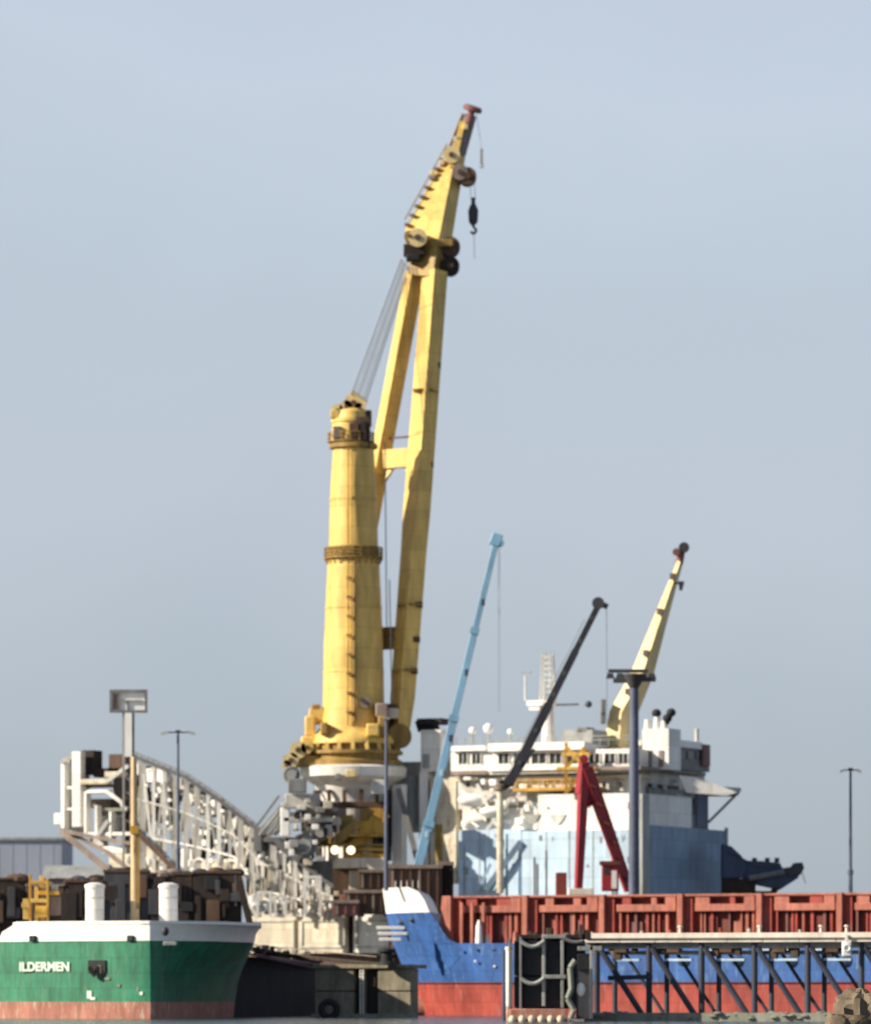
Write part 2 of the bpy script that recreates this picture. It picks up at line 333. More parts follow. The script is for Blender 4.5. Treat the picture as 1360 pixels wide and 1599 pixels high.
for x0, x1 in ((728, 738), (748, 760), (850, 860), (888, 898), (940, 950), (965, 975)):
    panel('porthole', 'glass', x0, x0+5, 1222, 1229, 3.9, 0.2)
# clutter of white davits and boats left of the tiers
random.seed(11)
for i in range(26):
    x = random.uniform(715, 835); y = random.uniform(1212, 1285); w_ = random.uniform(6, 16); h_ = random.uniform(4, 12)
    panel('davit_box', random.choice(['white', 'bright', 'bright', 'offwhite', 'white', 'midgrey']), x, x+w_, y, y+h_, random.uniform(1.4, 2.8), random.uniform(.8, 1.6), bev=0.15)
for a, b in (((720, 1235), (750, 1262)), ((735, 1265), (770, 1240)), ((745, 1225), (775, 1290)), ((760, 1295), (800, 1245)), ((725, 1285), (760, 1275))):
    G().beam(F.at(*a, 1.6), F.at(*b, 1.6), 0.5).build('davit_arm', 'white', ship)
for c, r in (((740, 1250), 1.3), ((770, 1268), 1.1)):
    p = F.at(*c, 1.8); G().ball(p, r, (2.0, 1, 0.8)).build('rescue_boat', 'bright', ship)
# made-up braces imitating the diagonal shadow across first blue block
G().beam(F.at(758, 1390, -.4), F.at(813, 1315, -.4), 0.9, 0.5).build('shadow_brace', 'dblue', ship)
G().beam(F.at(745, 1392, -.4), F.at(766, 1350, -.4), 0.5, 0.4).build('shadow_brace', 'lblue', ship)
random.seed(64)
for i in range(26):
    x = random.uniform(720, 985); y = random.choice([1300, 1300, 1345, 1250, 1212]) + random.uniform(2, 12); v = 0.5 if y > 1296 and x < 813 else (-0.1 if y > 1296 else 0.4 if (y > 1240 and x > 840) else 2.8)
    panel(random.choice(['vent_grille', 'locker_door', 'fire_box']), random.choice(['midgrey', 'dblue', 'lblue', 'offwhite', 'grey']), x, x+random.uniform(2, 6), y, y+random.uniform(4, 12), v, .25)
for i in range(10):
    x = random.uniform(718, 980); G().tube(F.at(x, 1398, .5 if x < 813 else -.12), F.at(x, random.uniform(1300, 1350), .5 if x < 813 else -.12), .09).build('pipe_run', random.choice(['dblue', 'offwhite', 'midgrey']), ship)
for i in range(12):
    x = random.uniform(1020, 1100); y = random.uniform(1210, 1290); rface('wall_fitting', random.choice(['offwhite', 'darkgrey', 'midgrey', 'dblue']), x, x+random.uniform(2, 6), y, y+random.uniform(3, 9), .6, .3)
# monkey island: domes, rails, mast
for x, y, r in ((763, 1138, 0.85), (738, 1141, 0.6), (797, 1143, 0.5), (706, 1150, 0.4)):
    p = F.at(x, y, 6); dm = G().ball(p, r).build('satellite_dome', 'bright', ship)
    G().tube(p - V(0, 0, r*0.8), F.at(x, 1163, 6), 0.16).build('dome_stem', 'midgrey', dm)
ml = G()
for x in range(712, 985, 14): F.pbox(ml, x, x+0.8, 1152, 1164, 2, 2.1)
F.pbox(ml, 712, 985, 1151, 1152.2, 2, 2.1); F.pbox(ml, 712, 985, 1157, 1158, 2, 2.1)
ml.build('roof_railing', 'midgrey', ship)
G().tube(F.at(856, 1165, 8), F.at(856, 1100, 8), 1.1, 0.8).build('mast_column', 'white', ship)
panel('mast_platform', 'bright', 822, 858, 1094, 1102, 6.5, 3)
panel('mast_house', 'bright', 826, 842, 1102, 1109, 6.8, 2)
g = G()
for x in (843, 850, 860, 868): g.tube(F.at(x, 1094, 7+(x % 2)), F.at(x+(855-x)*.35, 1018, 7.5), 0.12)
for y in range(1030, 1094, 9):
    wd = 6 + (y-1018)*0.1; g.tube(F.at(855-wd, y, 7.2), F.at(855+wd, y-5, 7.2), 0.1); g.tube(F.at(855+wd, y, 7.2), F.at(855-wd, y-6, 7.2), 0.1)
g.build('lattice_topmast', 'offwhite', ship)
panel('radar_scanner', 'darkgrey', 868, 902, 1099, 1102, 7, 0.4)
panel('radar_scanner', 'midgrey', 812, 828, 1049, 1051, 7, 0.4)
G().ball(F.at(919, 1100, 7), 0.55).build('antenna_ball', 'darkgrey', ship)
G().tube(F.at(902, 1101, 7.2), F.at(919, 1100, 7.2), 0.08).build('antenna_arm', 'midgrey', ship)
G().tube(F.at(820, 1094, 7.2), F.at(820, 1055, 7.2), 0.15).build('whip_aerial', 'white', ship)
panel('roof_house', 'midgrey', 878, 925, 1140, 1163, 4, 6)
panel('roof_locker', 'grey', 902, 916, 1136, 1144, 4, 3)
# left funnel
panel('funnel', 'white', 657, 688, 1140, 1205, 4, 5)
panel('funnel_vent', 'midgrey', 660, 670, 1178, 1200, 3.8, .4)
for x in (655, 666, 677):
    p = F.at(x+4, 1142, 6); G().tube(p, p + V(-0.5, 0, 1.7), 0.7).build('exhaust_pipe', 'black', ship)
panel('funnel_cap', 'black', 651, 688, 1122, 1131, 4.5, 4)
panel('funnel_base', 'bright', 655, 668, 1205, 1380, 4.2, 4)
panel('funnel_base', 'cream', 672, 712, 1214, 1380, 3.8, 5)
panel('base_door', 'yellow_dull', 680, 690, 1288, 1345, 3.6, 0.4)
panel('base_wall', 'midgrey', 688, 716, 1190, 1250, 6, 4)
panel('ship_side_house', 'offwhite', 628, 657, 1190, 1290, 8, 4)
panel('white_column', 'bright', 612, 627, 1225, 1385, 2, 2)
G().beam(F.at(622, 1232, 0.5), F.at(652, 1345, 0.5), 0.9, 0.9).build('slant_strut', 'grey', ship)
panel('link_house', 'midgrey', 600, 640, 1212, 1300, 5, 4)
# right funnel and rear house
panel('funnel', 'white', 1003, 1044, 1138, 1202, 8, 5)
for x0 in (1010, 1028): panel('funnel_vent', 'taupe', x0, x0+7, 1172, 1198, 7.8, .4)
for x, h in ((1011, 1124), (1026, 1120), (1037, 1126)):
    G().tube(F.at(x, 1140, 9), F.at(x, h, 9), 0.6, 0.45).build('exhaust_pipe', 'white', ship)
for x, y in ((1025, 1114), (1042, 1122), (1048, 1113)):
    G().ball(F.at(x, y, 9), 0.75, (1, 1, 0.9)).build('exhaust_cap', 'black', ship)
G().tube(F.at(1040, 1130, 9), F.at(1049, 1112, 9), 0.45).build('exhaust_pipe', 'black', ship)
rface('rear_house', 'grey', 1046, 1108, 1167, 1203, 3, 6)  # grey includes the shade on this side of the white upper works
rface('rear_house_roof', 'bright', 1050, 1096, 1157, 1168, 2.6, 7)
for x0 in (1060, 1074, 1088): rface('window', 'glass', x0, x0+8, 1174, 1186, 2.8, 0.3)
rface('rear_bay', 'maroon', 1098, 1109, 1163, 1196, 2.4, 2)
rface('rear_post', 'offwhite', 1088, 1091, 1138, 1158, 3, 0.4)
rface('deck_shelf', 'taupe', 1000, 1102, 1202, 1207, 0.0, 8)
rface('rear_tier', 'offwhite', 1014, 1100, 1207, 1236, 1.5, 6)
rface('tier_shadow_strip', 'brown', 1016, 1060, 1226, 1234, 1.2, 0.5)  # brown strip standing in for a shadow at the foot of the tier
# helideck: octagonal thick deck with underside girders
hc = F.w(3, F.vv(1103, 3), 0); zt = F.z(1232, 3, 20)
g = G(); n = 8; rad = 6.5
g.rings([[hc + V(math.cos(R(22.5+45*i))*rad*k*0.9, math.sin(R(22.5+45*i))*rad*k, z) for i in range(n)] for k, z in ((1, zt), (1, zt+0.4), (.98, zt+0.6))])
hd = g.build('helideck', 'offwhite', ship)
g = G()
for i in range(-2, 3): g.beam(hc + V(-5, i*2.2, zt-0.4), hc + V(5, i*2.2, zt-0.4), 0.3, 0.7)
g.build('deck_girder', 'darkgrey', hd)
for i in (-1, 1):
    G().beam(hc + V(4.6, i*3, zt-0.6), hc + V(0.2, i*3, zt-5), 0.35).build('helideck_strut', 'midgrey', ship)
G().add([hc + V(-4.5, -6, zt+0.6), hc + V(-4.5, 6, zt+0.6), hc + V(-8, 6, zt+3), hc + V(-8, -6, zt+3)], [(0, 1, 2, 3)]).prism([hc + V(-4.2, -5, zt+0.6), hc + V(-8.4, -5, zt+0.6), hc + V(-8.4, -5, zt+3.0)], (0, 9, 0)).build('helideck_ramp', 'offwhite', ship)

G().prism([P(x, y, 789) for x, y in ((1062, 1211), (1088, 1214), (1152, 1238), (1134, 1243), (1072, 1238))], (0, 1.2, 0)).build('helideck_lit_plate', 'white', ship)  # white plate added to imitate the lit slope of the helideck
# crane foundation on the ship
cc = P(552, 1200, 812); CX, CY = cc.x, cc.y; DC = 812
def zc_(py): return CAMH + (HZ - py)*DC/FPX
def rc(px): return px*DC/FPX
sf = G().lathe((CX, CY, 0), [(rc(50), zc_(1345)), (rc(50), zc_(1250)), (rc(56), zc_(1238)), (rc(60), zc_(1228)), (rc(82), zc_(1214)), (rc(84), zc_(1200)), (rc(78), zc_(1197))], 32)
sf.build('crane_foundation', 'white', ship)
g = G()
for i in range(14):
    t = 2*math.pi*i/14; d = V(math.cos(t), math.sin(t), 0)
    g.beam(V(CX, CY, zc_(1345)) + d*rc(56), V(CX, CY, zc_(1235)) + d*rc(60), 0.6)
g.build('foundation_rib', 'brown', ship)
# working deck under the crane: dark boxes painted as shaded voids, brown decks, yellow machinery
Dn = 801
def dbox(name, mat, x0, x1, y0, y1, D=Dn, dep=3.0, par=ship, bev=0.0):
    a = P(x0, y1, D); b = P(x1, y0, D)
    return G().box(((a.x+b.x)/2, D+dep/2, (a.z+b.z)/2), (b.x-a.x, dep, b.z-a.z)).build(name, mat, par, bev)
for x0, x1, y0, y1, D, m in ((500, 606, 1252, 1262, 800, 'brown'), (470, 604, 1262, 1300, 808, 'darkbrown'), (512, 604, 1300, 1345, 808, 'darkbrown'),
        (566, 604, 1262, 1282, 800, 'yellow_dull'), (560, 604, 1282, 1303, 799, 'gold'), (545, 604, 1303, 1307, 798, 'gold'), (490, 604, 1318, 1322, 798, 'yellow_dull'),
        (560, 600, 1324, 1330, 798, 'gold'), (500, 560, 1307, 1318, 801, 'gold'), (520, 604, 1340, 1356, 797, 'cream'), (540, 600, 1333, 1341, 798, 'gold'),
        (500, 540, 1262, 1274, 800, 'taupe'), (478, 506, 1260, 1274, 797, 'taupe'), (530, 552, 1273, 1300, 800, 'yellow_dull'), (505, 525, 1280, 1300, 799, 'brown'),
        (442, 520, 1276, 1284, 796, 'offwhite'), (445, 500, 1240, 1262, 797, 'offwhite'), (450, 478, 1216, 1238, 795, 'grey'), (438, 452, 1262, 1306, 796, 'bright'),
        (545, 575, 1360, 1400, 799, 'cream'), (575, 606, 1354, 1366, 797, 'pale_conc'), (580, 604, 1218, 1240, 797, 'offwhite'), (540, 556, 1202, 1214, 795, 'pale_yellow'), (524, 532, 1208, 1218, 796, 'grey')):
    dbox('deck_machinery', m, x0, x1, y0, y1, D, 3.0, bev=0.12)
G().beam(P(550, 1330, 800), P(600, 1268, 800), 2.2, 1.2).build('slanted_girder', 'gold', ship)
G().beam(P(520, 1318, 799), P(560, 1285, 799), 1.5, 1.0).build('slanted_girder', 'yellow_dull', ship)
for x in (523, 548):
    p = P(x, 1328, 796); lm = G().tube(p, p + V(0, 0.8, 0), 0.75, 0.6, 14).build('deck_floodlight', 'yellow', ship)
    G().tube(p - V(0, 0.1, 0), p + V(0, 0.02, 0), 0.62, 0.62, 14).build('lamp_glass', 'lamp', lm)
# white drum and reel machinery left of the crane foot
for x, y, r in ((474, 1322, 1.6), (455, 1210, 1.1), (500, 1300, 1.2)):
    p = P(x, y, 797); rl = G().torus(p, r, r*0.25).build('cable_reel', 'grey', ship)
    G().tube(p - V(0, 1, 0), p + V(0, 1, 0), r*0.7, n=16).build('reel_core', 'midgrey', rl)
random.seed(5)
for i in range(60):
    x = random.uniform(436, 520); y = random.uniform(1240, 1340); w_ = random.uniform(4, 15); h_ = random.uniform(3, 12)
    dbox('deck_equipment', random.choice(['white', 'bright', 'midgrey', 'taupe', 'offwhite', 'darkbrown', 'grey', 'cream']), x, x+w_, y, y+h_, random.uniform(794, 799), 1.5, bev=0.1)
for k in range(4):
    G().beam(P(400 + k*5, 1292 + k*6, 800), P(436 + k*4, 1243 + k*14, 800), 0.35, 0.35).build('stay_bar', random.choice(['grey', 'midgrey']), ship)
g = G()
for k in range(5): g.tube(P(405+k*6, 1305, 801), P(450, 1250+k*8, 801), 0.22)
g.build('stay_wires', 'midgrey', ship)
# deck equipment below the stinger
random.seed(21)
for i in range(150):
    x = random.uniform(385, 600); ylo = lerp([(385, 1330), (440, 1345), (500, 1385), (600, 1400)], x); y = random.uniform(ylo, 1424); w_ = random.uniform(3, 12); h_ = random.uniform(4, 16)
    c = ['midgrey', 'white', 'offwhite', 'bright', 'cream', 'slime', 'grey'] if x < 500 else ['brown', 'taupe', 'brown', 'cream', 'maroon']
    dbox('deck_equipment', random.choice(c), x, x+w_, y, min(y+h_, 1432), random.uniform(822, 828) if x < 515 else random.uniform(798, 806), 1.5, bev=0.08)
for x0, x1, y0 in ((474, 502, 1368), (400, 424, 1392), (428, 448, 1398)):
    pf = dbox('portal_frame', 'white', x0, x1, y0, y0+4, 795.5, 1)
    dbox('frame_post', 'white', x0, x0+4, y0+4, 1432, 795.5, 1, pf); dbox('frame_post', 'white', x1-4, x1, y0+4, 1432, 795.5, 1, pf)
    if x0 == 474: dbox('frame_bar', 'white', x0+4, x1-4, y0+14, y0+17, 795.5, 1, pf)
for i in range(42):
    x = random.uniform(388, 520); y = lerp([(385, 1318), (440, 1345), (500, 1385), (530, 1400)], x) + random.uniform(4, 50)
    dbox('deck_post', random.choice(['white', 'cream', 'bright', 'offwhite']), x, x+random.uniform(1.6, 3.2), y, min(y+random.uniform(14, 45), 1432), random.uniform(806, 812), .5)
dbox('deck_back', 'grey', 385, 520, 1345, 1432, 836, 3); dbox('deck_back', 'brown', 520, 612, 1350, 1432, 812, 3)

random.seed(90)
for i in range(70):
    x = random.uniform(388, 535); y = random.uniform(lerp([(385, 1390), (540, 1405)], x), 1428)
    dbox('deck_locker', random.choice(['white', 'bright', 'cream', 'offwhite', 'white', 'taupe']), x, x+random.uniform(3, 9), y, min(y+random.uniform(4, 14), 1433), random.uniform(803, 806), 1.2, bev=0.08)
# ------------------------------------------------------------------ stinger (curved pipe ramp)
st = thing('stinger', F.at(430, 1420, 6), 'long curved white truss pipe ramp sloping down to the crane ship above the green bow', 'ramp')
TOP = [(96, 1190), (112, 1182), (160, 1180), (210, 1182), (250, 1198), (290, 1214), (340, 1248), (400, 1294), (440, 1326), (500, 1372), (545, 1400)]
BOT = [(96, 1296), (130, 1312), (165, 1330), (205, 1362), (280, 1368), (372, 1372), (400, 1432), (545, 1432)]
VN, VF = 6.0, 15.0
def tp(x): return lerp(TOP, x)
def bt(x): return lerp(BOT, x)
for v in (VN, VF):
    for tab, nm in ((TOP, 'top_chord'), (BOT, 'bottom_chord')):
        for (a, b), (c, d_) in zip(tab, tab[1:]):
            if nm == 'top_chord' and 105 < a < 205: continue
            if nm == 'top_chord': m = 'darkgrey' if v == VN and a > 200 else 'grey' if a > 200 else 'offwhite'
            else: m = 'taupe' if a < 205 else 'offwhite'
            G().beam(F.at(a, b, v), F.at(c, d_, v), 0.65, 0.8).build(nm, m, st)
random.seed(3)
x = 206; i = 0
wm = ['white', 'bright', 'bright', 'white', 'offwhite']
while x < 540:
    h0, h1 = tp(x), bt(x)
    G().beam(F.at(x, h0, VN), F.at(x, h1, VN), random.uniform(0.5, 1.1), 0.6).build('truss_post', random.choice(wm), st)
    G().beam(F.at(x, h0, VF), F.at(x, h1, VF), 0.6, 0.6).build('truss_post', 'taupe', st)
    x2 = x + 17; mid = (tp(x2)+bt(x2))/2
    a, b = ((x, h0+8), (x2, bt(x2)-10)) if i % 2 else ((x, h1-10), (x2, tp(x2)+8))
    G().beam(F.at(*a, VN), F.at(*b, VN), 0.45).build('diagonal_brace', random.choice(['white', 'cream', 'midgrey', 'offwhite']), st)
    G().beam(F.at(*b, VF), F.at(x2, h0+10, VF), 0.5).build('diagonal_brace', 'grey', st)
    # hanging white roller boxes under top chord
    yy = tp(x+8) + random.uniform(6, 14); hh = random.uniform(18, 30)
    F.pbox(G(), x+4, x+4+random.uniform(5, 9), yy, yy+hh, VN+1, VN+2.4).build('roller_box', random.choice(['white', 'bright', 'offwhite']), st, 0.1)
    # curved bracket (roller arch)
    if i % 3 == 0:
        g = G(); pts = [F.at(x+3+10*math.cos(t), bt(x)-14-14*math.sin(t), VN-0.3) for t in [math.pi*k/7 for k in range(8)]]
        for p, q in zip(pts, pts[1:]): g.beam(p, q, 0.35)
        g.build('roller_arch', 'white', st)
    # plates added inside to give the truss shaded density
    for k in range(5):
        y0 = random.uniform(h0+8, h1-16); w_ = random.uniform(6, 15); h_ = random.uniform(8, 22)
        F.pbox(G(), x, x+w_, y0, min(y0+h_, h1-2), VN+random.uniform(2.5, 7), VF-0.5).build('shade_fill_plate', random.choice(['taupe', 'offwhite', 'taupe', 'offwhite', 'white', 'midgrey', 'white'] if x > 380 else ['taupe', 'grey', 'taupe', 'offwhite', 'brown', 'midgrey', 'white']), st)
    for k in range(6):
        y0 = random.uniform(h0+12, h1-8); xx = random.uniform(x, x+15)
        F.pbox(G(), xx, xx+random.uniform(2.5, 6), y0, y0+random.uniform(4, 11), VN-0.2, VN+0.9).build('clamp_block', random.choice(['bright', 'bright', 'white', 'offwhite']), st, 0.08)
    G().beam(F.at(x, (h0+h1)/2, VN), F.at(x, (h0+h1)/2, VF), 0.6).build('cross_beam', 'offwhite', st)
    x = x2; i += 1
# middle and lower rails
for off, m in ((0.36, 'offwhite'), (0.68, 'white')):
    pts = [F.at(xx, tp(xx) + (bt(xx)-tp(xx))*off, VN-0.2) for xx in range(206, 545, 20)]
    for p, q in zip(pts, pts[1:]): G().beam(p, q, 0.26).build('side_rail', m, st)
g = G()
for xx in range(212, 400, 9): g.tube(F.at(xx, tp(xx), VN), F.at(xx, tp(xx)-7, VN), 0.09)
g.path([F.at(xx, tp(xx)-7, VN) for xx in range(212, 402, 9)], 0.14)
g.build('walkway_rail', 'grey', st)
# left end: broad white portal with arched openings and dark box
for a, b, c, d_, v, m in ((95, 101, 1190, 1298, VN, 'bright'), (104, 109, 1186, 1296, VN+5, 'offwhite'), (112, 126, 1174, 1292, VN-0.5, 'white'), (128, 133, 1205, 1300, VN+3, 'offwhite'),
        (131, 135, 1236, 1306, VN-0.8, 'bright'), (135, 168, 1234, 1239, VN-0.8, 'bright'), (148, 152, 1258, 1306, VN-0.8, 'white'), (170, 174, 1268, 1310, VN-0.8, 'white'), (131, 205, 1300, 1306, VN-0.7, 'white'),
        (124, 168, 1217, 1225, VN-0.6, 'cream'), (124, 170, 1225, 1230, VN+1, 'brown'), (163, 192, 1205, 1214, VN-0.6, 'cream'), (150, 196, 1262, 1268, VN+0.5, 'slime'), (155, 195, 1268, 1275, VN+1.2, 'grey'),
        (141, 172, 1248, 1262, VN+3, 'taupe'), (176, 204, 1200, 1262, VN+5, 'taupe'), (190, 200, 1245, 1330, VN+2, 'brown'), (112, 128, 1270, 1300, VN+2, 'offwhite'), (104, 130, 1228, 1233, VN, 'white'), (104, 130, 1262, 1266, VN, 'white'),
        (152, 204, 1276, 1300, VN+3, 'offwhite'), (160, 196, 1322, 1334, VN, 'white'), (170, 205, 1334, 1356, VN, 'cream'), (140, 162, 1308, 1322, VN+3, 'offwhite'), (205, 228, 1196, 1240, VN+4, 'brown'), (212, 224, 1210, 1228, VN+1, 'darkbrown'),
        (214, 240, 1240, 1275, VN+3, 'taupe'), (228, 262, 1200, 1222, VN, 'white'), (240, 270, 1222, 1250, VN+2, 'grey'), (226, 250, 1310, 1345, VN, 'cream'), (210, 275, 1345, 1366, VN+0.3, 'cream'), (300, 372, 1342, 1368, VN, 'cream'), (282, 300, 1326, 1362, VN, 'white')):
    F.pbox(G(), a, b, c, d_, v, v+1.6).build('end_frame_plate', m, st, 0.12)
for pts in (((166, 1236), (188, 1252)), ((188, 1252), (196, 1266)), ((168, 1220), (200, 1196)), ((152, 1306), (168, 1282)), ((96, 1298), (205, 1318))):
    G().beam(F.at(*pts[0], VN-0.9), F.at(*pts[1], VN-0.9), 0.6).build('knee_brace', 'white' if pts[0][0] > 100 else 'taupe', st)
bx = F.pbox(G(), 128, 146, 1172, 1210, VN+2, VN+5).build('winch_box', 'darkbrown', st)
F.pbox(G(), 146, 168, 1200, 1214, VN+2, VN+5).build('winch_base', 'darkbrown', st)
F.pbox(G(), 170, 196, 1178, 1200, VN+3, VN+6).build('winch_house', 'brown', st)
G().beam(F.at(97, 1300, VN-1), F.at(172, 1362, VN-1), 1.0).build('bottom_boom', 'taupe', st)
G().beam(F.at(206, 1292, VN-1.2), F.at(284, 1370, VN-1.2), 0.8).build('bottom_boom', 'brown', st)
panel_hinge = F.pbox(G(), 392, 446, 1308, 1315, VN-1, VN+2).build('hinge_beam', 'darkgrey', st)
F.pbox(G(), 396, 408, 1292, 1330, VN-1.2, VN+1).build('hinge_plate', 'darkgrey', st)
F.pbox(G(), 84, 96, 1270, 1288, VN, VN+1.5).build('end_locker', 'white', st, 0.1)
G().beam(F.at(430, 1312, VN-1.3), F.at(470, 1344, VN-1.3), 1.0).build('hinge_link', 'darkgrey', st)

# ------------------------------------------------------------------ big yellow crane
cr = thing('heavy_lift_crane', (CX, CY, zc_(1197)), 'giant yellow mast crane with raised twin leg jib towering over the harbour', 'crane')
def L(prof): return [(rc(r), zc_(y)) for y, r in prof]
C0 = (CX, CY, 0)
G().lathe(C0, L([(1197, 76), (1190, 77), (1186, 70), (1180, 70), (1179, 77), (1174, 77), (1173, 64), (1163, 64)]), 32).build('slew_ring', 'yellow_dull', cr)
g = G()
for i in range(20):
    t = 2*math.pi*i/20; d = V(math.cos(t), math.sin(t), 0); g.beam(V(CX, CY, zc_(1178)) + d*rc(72), V(CX, CY, zc_(1160)) + d*rc(67), 0.6, 0.5)
g.build('ring_bracket', 'yellow', cr)
G().lathe(C0, L([(1163, 70), (1158, 70), (1150, 65), (1146, 58), (1138, 54)]), 32).build('slew_platform', 'yellow', cr)
G().lathe(C0, [(r, z) for r, z in L([(1140, 52), (1100, 48), (1000, 46), (870, 40)])], 14).build('mast_lower', 'yellow', cr)
G().lathe(C0, L([(874, 39), (760, 36), (700, 32)]), 14).build('mast_upper', 'yellow', cr)
def shiftx(prof, dx): return prof
G().lathe(C0, L([(702, 34), (700, 38), (694, 38), (692, 33)]), 24).build('mast_flange', 'yellow_dull', cr)
hx = CX - rc(4)
G().lathe((hx, CY, 0), L([(698, 31), (682, 31), (662, 29), (660, 31), (655, 31), (654, 27), (643, 24), (638, 15)]), 24).build('mast_head', 'yellow', cr)
g = G()
for i in range(16):
    t = 2*math.pi*i/16; d = V(math.cos(t), math.sin(t), 0); g.tube(V(hx, CY, zc_(690)) + d*rc(36), V(hx, CY, zc_(676)) + d*rc(36), 0.09)
g.torus((hx, CY, zc_(677)), rc(36), 0.1, V(0, 0.001, 1)); g.torus((hx, CY, zc_(683)), rc(36), 0.07, V(0, 0.001, 1))
g.build('head_railing', 'yellow_dull', cr)
G().lathe((hx, CY, 0), L([(691, 37), (689.5, 37)]), 24).build('head_platform', 'yellow_dull', cr)
for x0, x1, y0, y1, dy, m in ((520, 533, 665, 684, -3.2, 'taupe'), (545, 560, 660, 690, -3.4, 'brown'), (553, 578, 650, 699, -3.0, 'brown'), (562, 572, 658, 688, -3.3, 'darkbrown'), (566, 580, 640, 664, -1, 'brown'), (516, 530, 640, 652, -2, 'yellow')):
    dbox('head_cabinet', m, x0, x1, y0, y1, CY+dy, 2.5, cr, 0.1)
for x, y, r in ((552, 630, 1.45), (541, 637, 1.1), (562, 640, 1.0), (527, 642, 1.0)):
    p = P(x, y, CY); sh = G().tube(p - V(0, 1.4, 0), p + V(0, 1.4, 0), r, n=18).build('head_sheave', 'pale_yellow', cr)
    G().tube(p - V(0, 1.6, 0), p + V(0, 1.6, 0), r*0.3).build('sheave_pin', 'brown', sh)
# ring gallery halfway up
G().lathe(C0, L([(874, 40), (873, 46), (871, 46), (870, 40)]), 28).build('gallery_deck', 'yellow_dull', cr)
g = G()
for i in range(24):
    t = 2*math.pi*i/24; d = V(math.cos(t), math.sin(t), 0); g.beam(V(CX, CY, zc_(873)) + d*rc(45), V(CX, CY, zc_(856)) + d*rc(45), 0.18)
    g.beam(V(CX, CY, zc_(873)) + d*rc(45), V(CX, CY, zc_(882)) + d*rc(40), 0.2)
for y in (856, 862, 867): g.torus((CX, CY, zc_(y)), rc(45), 0.11, V(0, 0.001, 1), 28, 5)
g.build('gallery_railing', 'yellow_dull', cr)
G().lathe(C0, L([(868, 40.4), (856, 40.2)]), 28).build('mast_band', 'yellow_dull', cr)
for y in (780, 950, 1050):
    rr = lerp([(700, 32), (760, 36), (870, 40), (1000, 46), (1100, 48)], y)
    G().lathe(C0, L([(y+1.5, rr+.4), (y+1.5, rr+1.0), (y-1.5, rr+1.0), (y-1.5, rr+.4)]), 14).build('weld_band', 'yellow', cr)
# ladder with safety cage on the near side
def mastpt(px_off, y, dy):
    return V(CX + rc(px_off), CY + dy, zc_(y))
g = G()
for y0, y1 in ((1135, 880), (852, 704)):
    for dx in (-9, -3): g.tube(mastpt(dx, y0, -rc(lerp([(700, 33), (870, 41), (1130, 50)], y0))-0.35), mastpt(dx, y1, -rc(lerp([(700, 33), (870, 41), (1130, 50)], y1))-0.35), 0.13, n=6)
    y = y0
    while y > y1:
        dd = -rc(lerp([(700, 33), (870, 41), (1130, 50)], y))-0.35; g.beam(mastpt(-9, y, dd), mastpt(-3, y, dd), 0.12); y -= 5
g.build('mast_ladder', 'yellow', cr)
for y in range(900, 1130, 30):
    dbox('ladder_landing', 'yellow_dull', 541, 548, y, y+3, CY-rc(48)-1.2, 1.3, cr)
G().tube(mastpt(2, 1130, -rc(50)-.3), mastpt(2, 880, -rc(41)-.3), 0.25).build('mast_cable_duct', 'yellow_dull', cr)
# winches and houses behind the mast foot
for x0, x1, y0, y1, dy, m in ((482, 506, 1106, 1130, 0, 'yellow'), (476, 492, 1118, 1150, -1, 'yellow'), (486, 500, 1100, 1110, 0, 'yellow_dull'), (500, 512, 1128, 1148, -5, 'yellow_dull'), (470, 500, 1150, 1164, -2, 'yellow'),
        (586, 606, 1098, 1120, -4, 'taupe'), (590, 606, 1118, 1150, -5, 'yellow_dull'), (572, 592, 1130, 1150, -5.6, 'yellow')):
    dbox('winch_house', m, x0, x1, y0, y1, CY+dy-1.5, 4, cr, 0.25)
for x, y, r, m in ((466, 1172, 1.35, 'pale_yellow'), (455, 1188, 1.2, 'pale_yellow'), (480, 1168, 1.0, 'yellow'), (448, 1196, 0.8, 'pale_yellow'), (570, 1098, .9, 'taupe')):
    p = P(x, y, CY-4); wd = G().tube(p - V(0, 1.4, 0), p + V(0, 1.4, 0), r, n=18).build('winch_drum', m, cr)
    G().tube(p - V(0, 1.6, 0), p + V(0, 1.6, 0), r*.35).build('drum_axle', 'brown', wd)
dbox('winch_bed', 'yellow_dull', 442, 500, 1180, 1197, CY-5, 5, cr, 0.1)
# jib
YN, YF = CY - 1.1, CY + 6.3       # depths of the two pivots
nearp = P(624, 1150, YN); farp = P(517, 1130, YF); fork = 430
nt_ = P(679, 425, CY+12.2); ft_ = P(648, 425, CY+15.6)
def leg(p, q, wlist, nm, m='yellow'):
    ax = (q-p).normalized(); e = V(-0.82, -0.57, 0); e = (e - ax*e.dot(ax)).normalized(); f = ax.cross(e)
    lr = []
    for t, w1, w2 in wlist:
        c = p.lerp(q, t); lr.append([c + e*w1/2 + f*w2/2, c - e*w1/2 + f*w2/2, c - e*w1/2 - f*w2/2, c + e*w1/2 - f*w2/2])
    return G().rings(lr).build(nm, m, cr, 0.05)
leg(nearp, nt_, [(0, 2.1, 2.1), (0.08, 2.9, 2.8), (0.4, 3.0, 3.0), (0.47, 2.7, 3.9), (1, 2.6, 3.6)], 'jib_leg')
leg(farp, ft_, [(0, 2.0, 2.0), (0.1, 2.5, 2.3), (1, 2.5, 2.1)], 'jib_leg')
def onleg(p, q, y): t = (zc_(y)-p.z)/(q.z-p.z); return p.lerp(q, t)
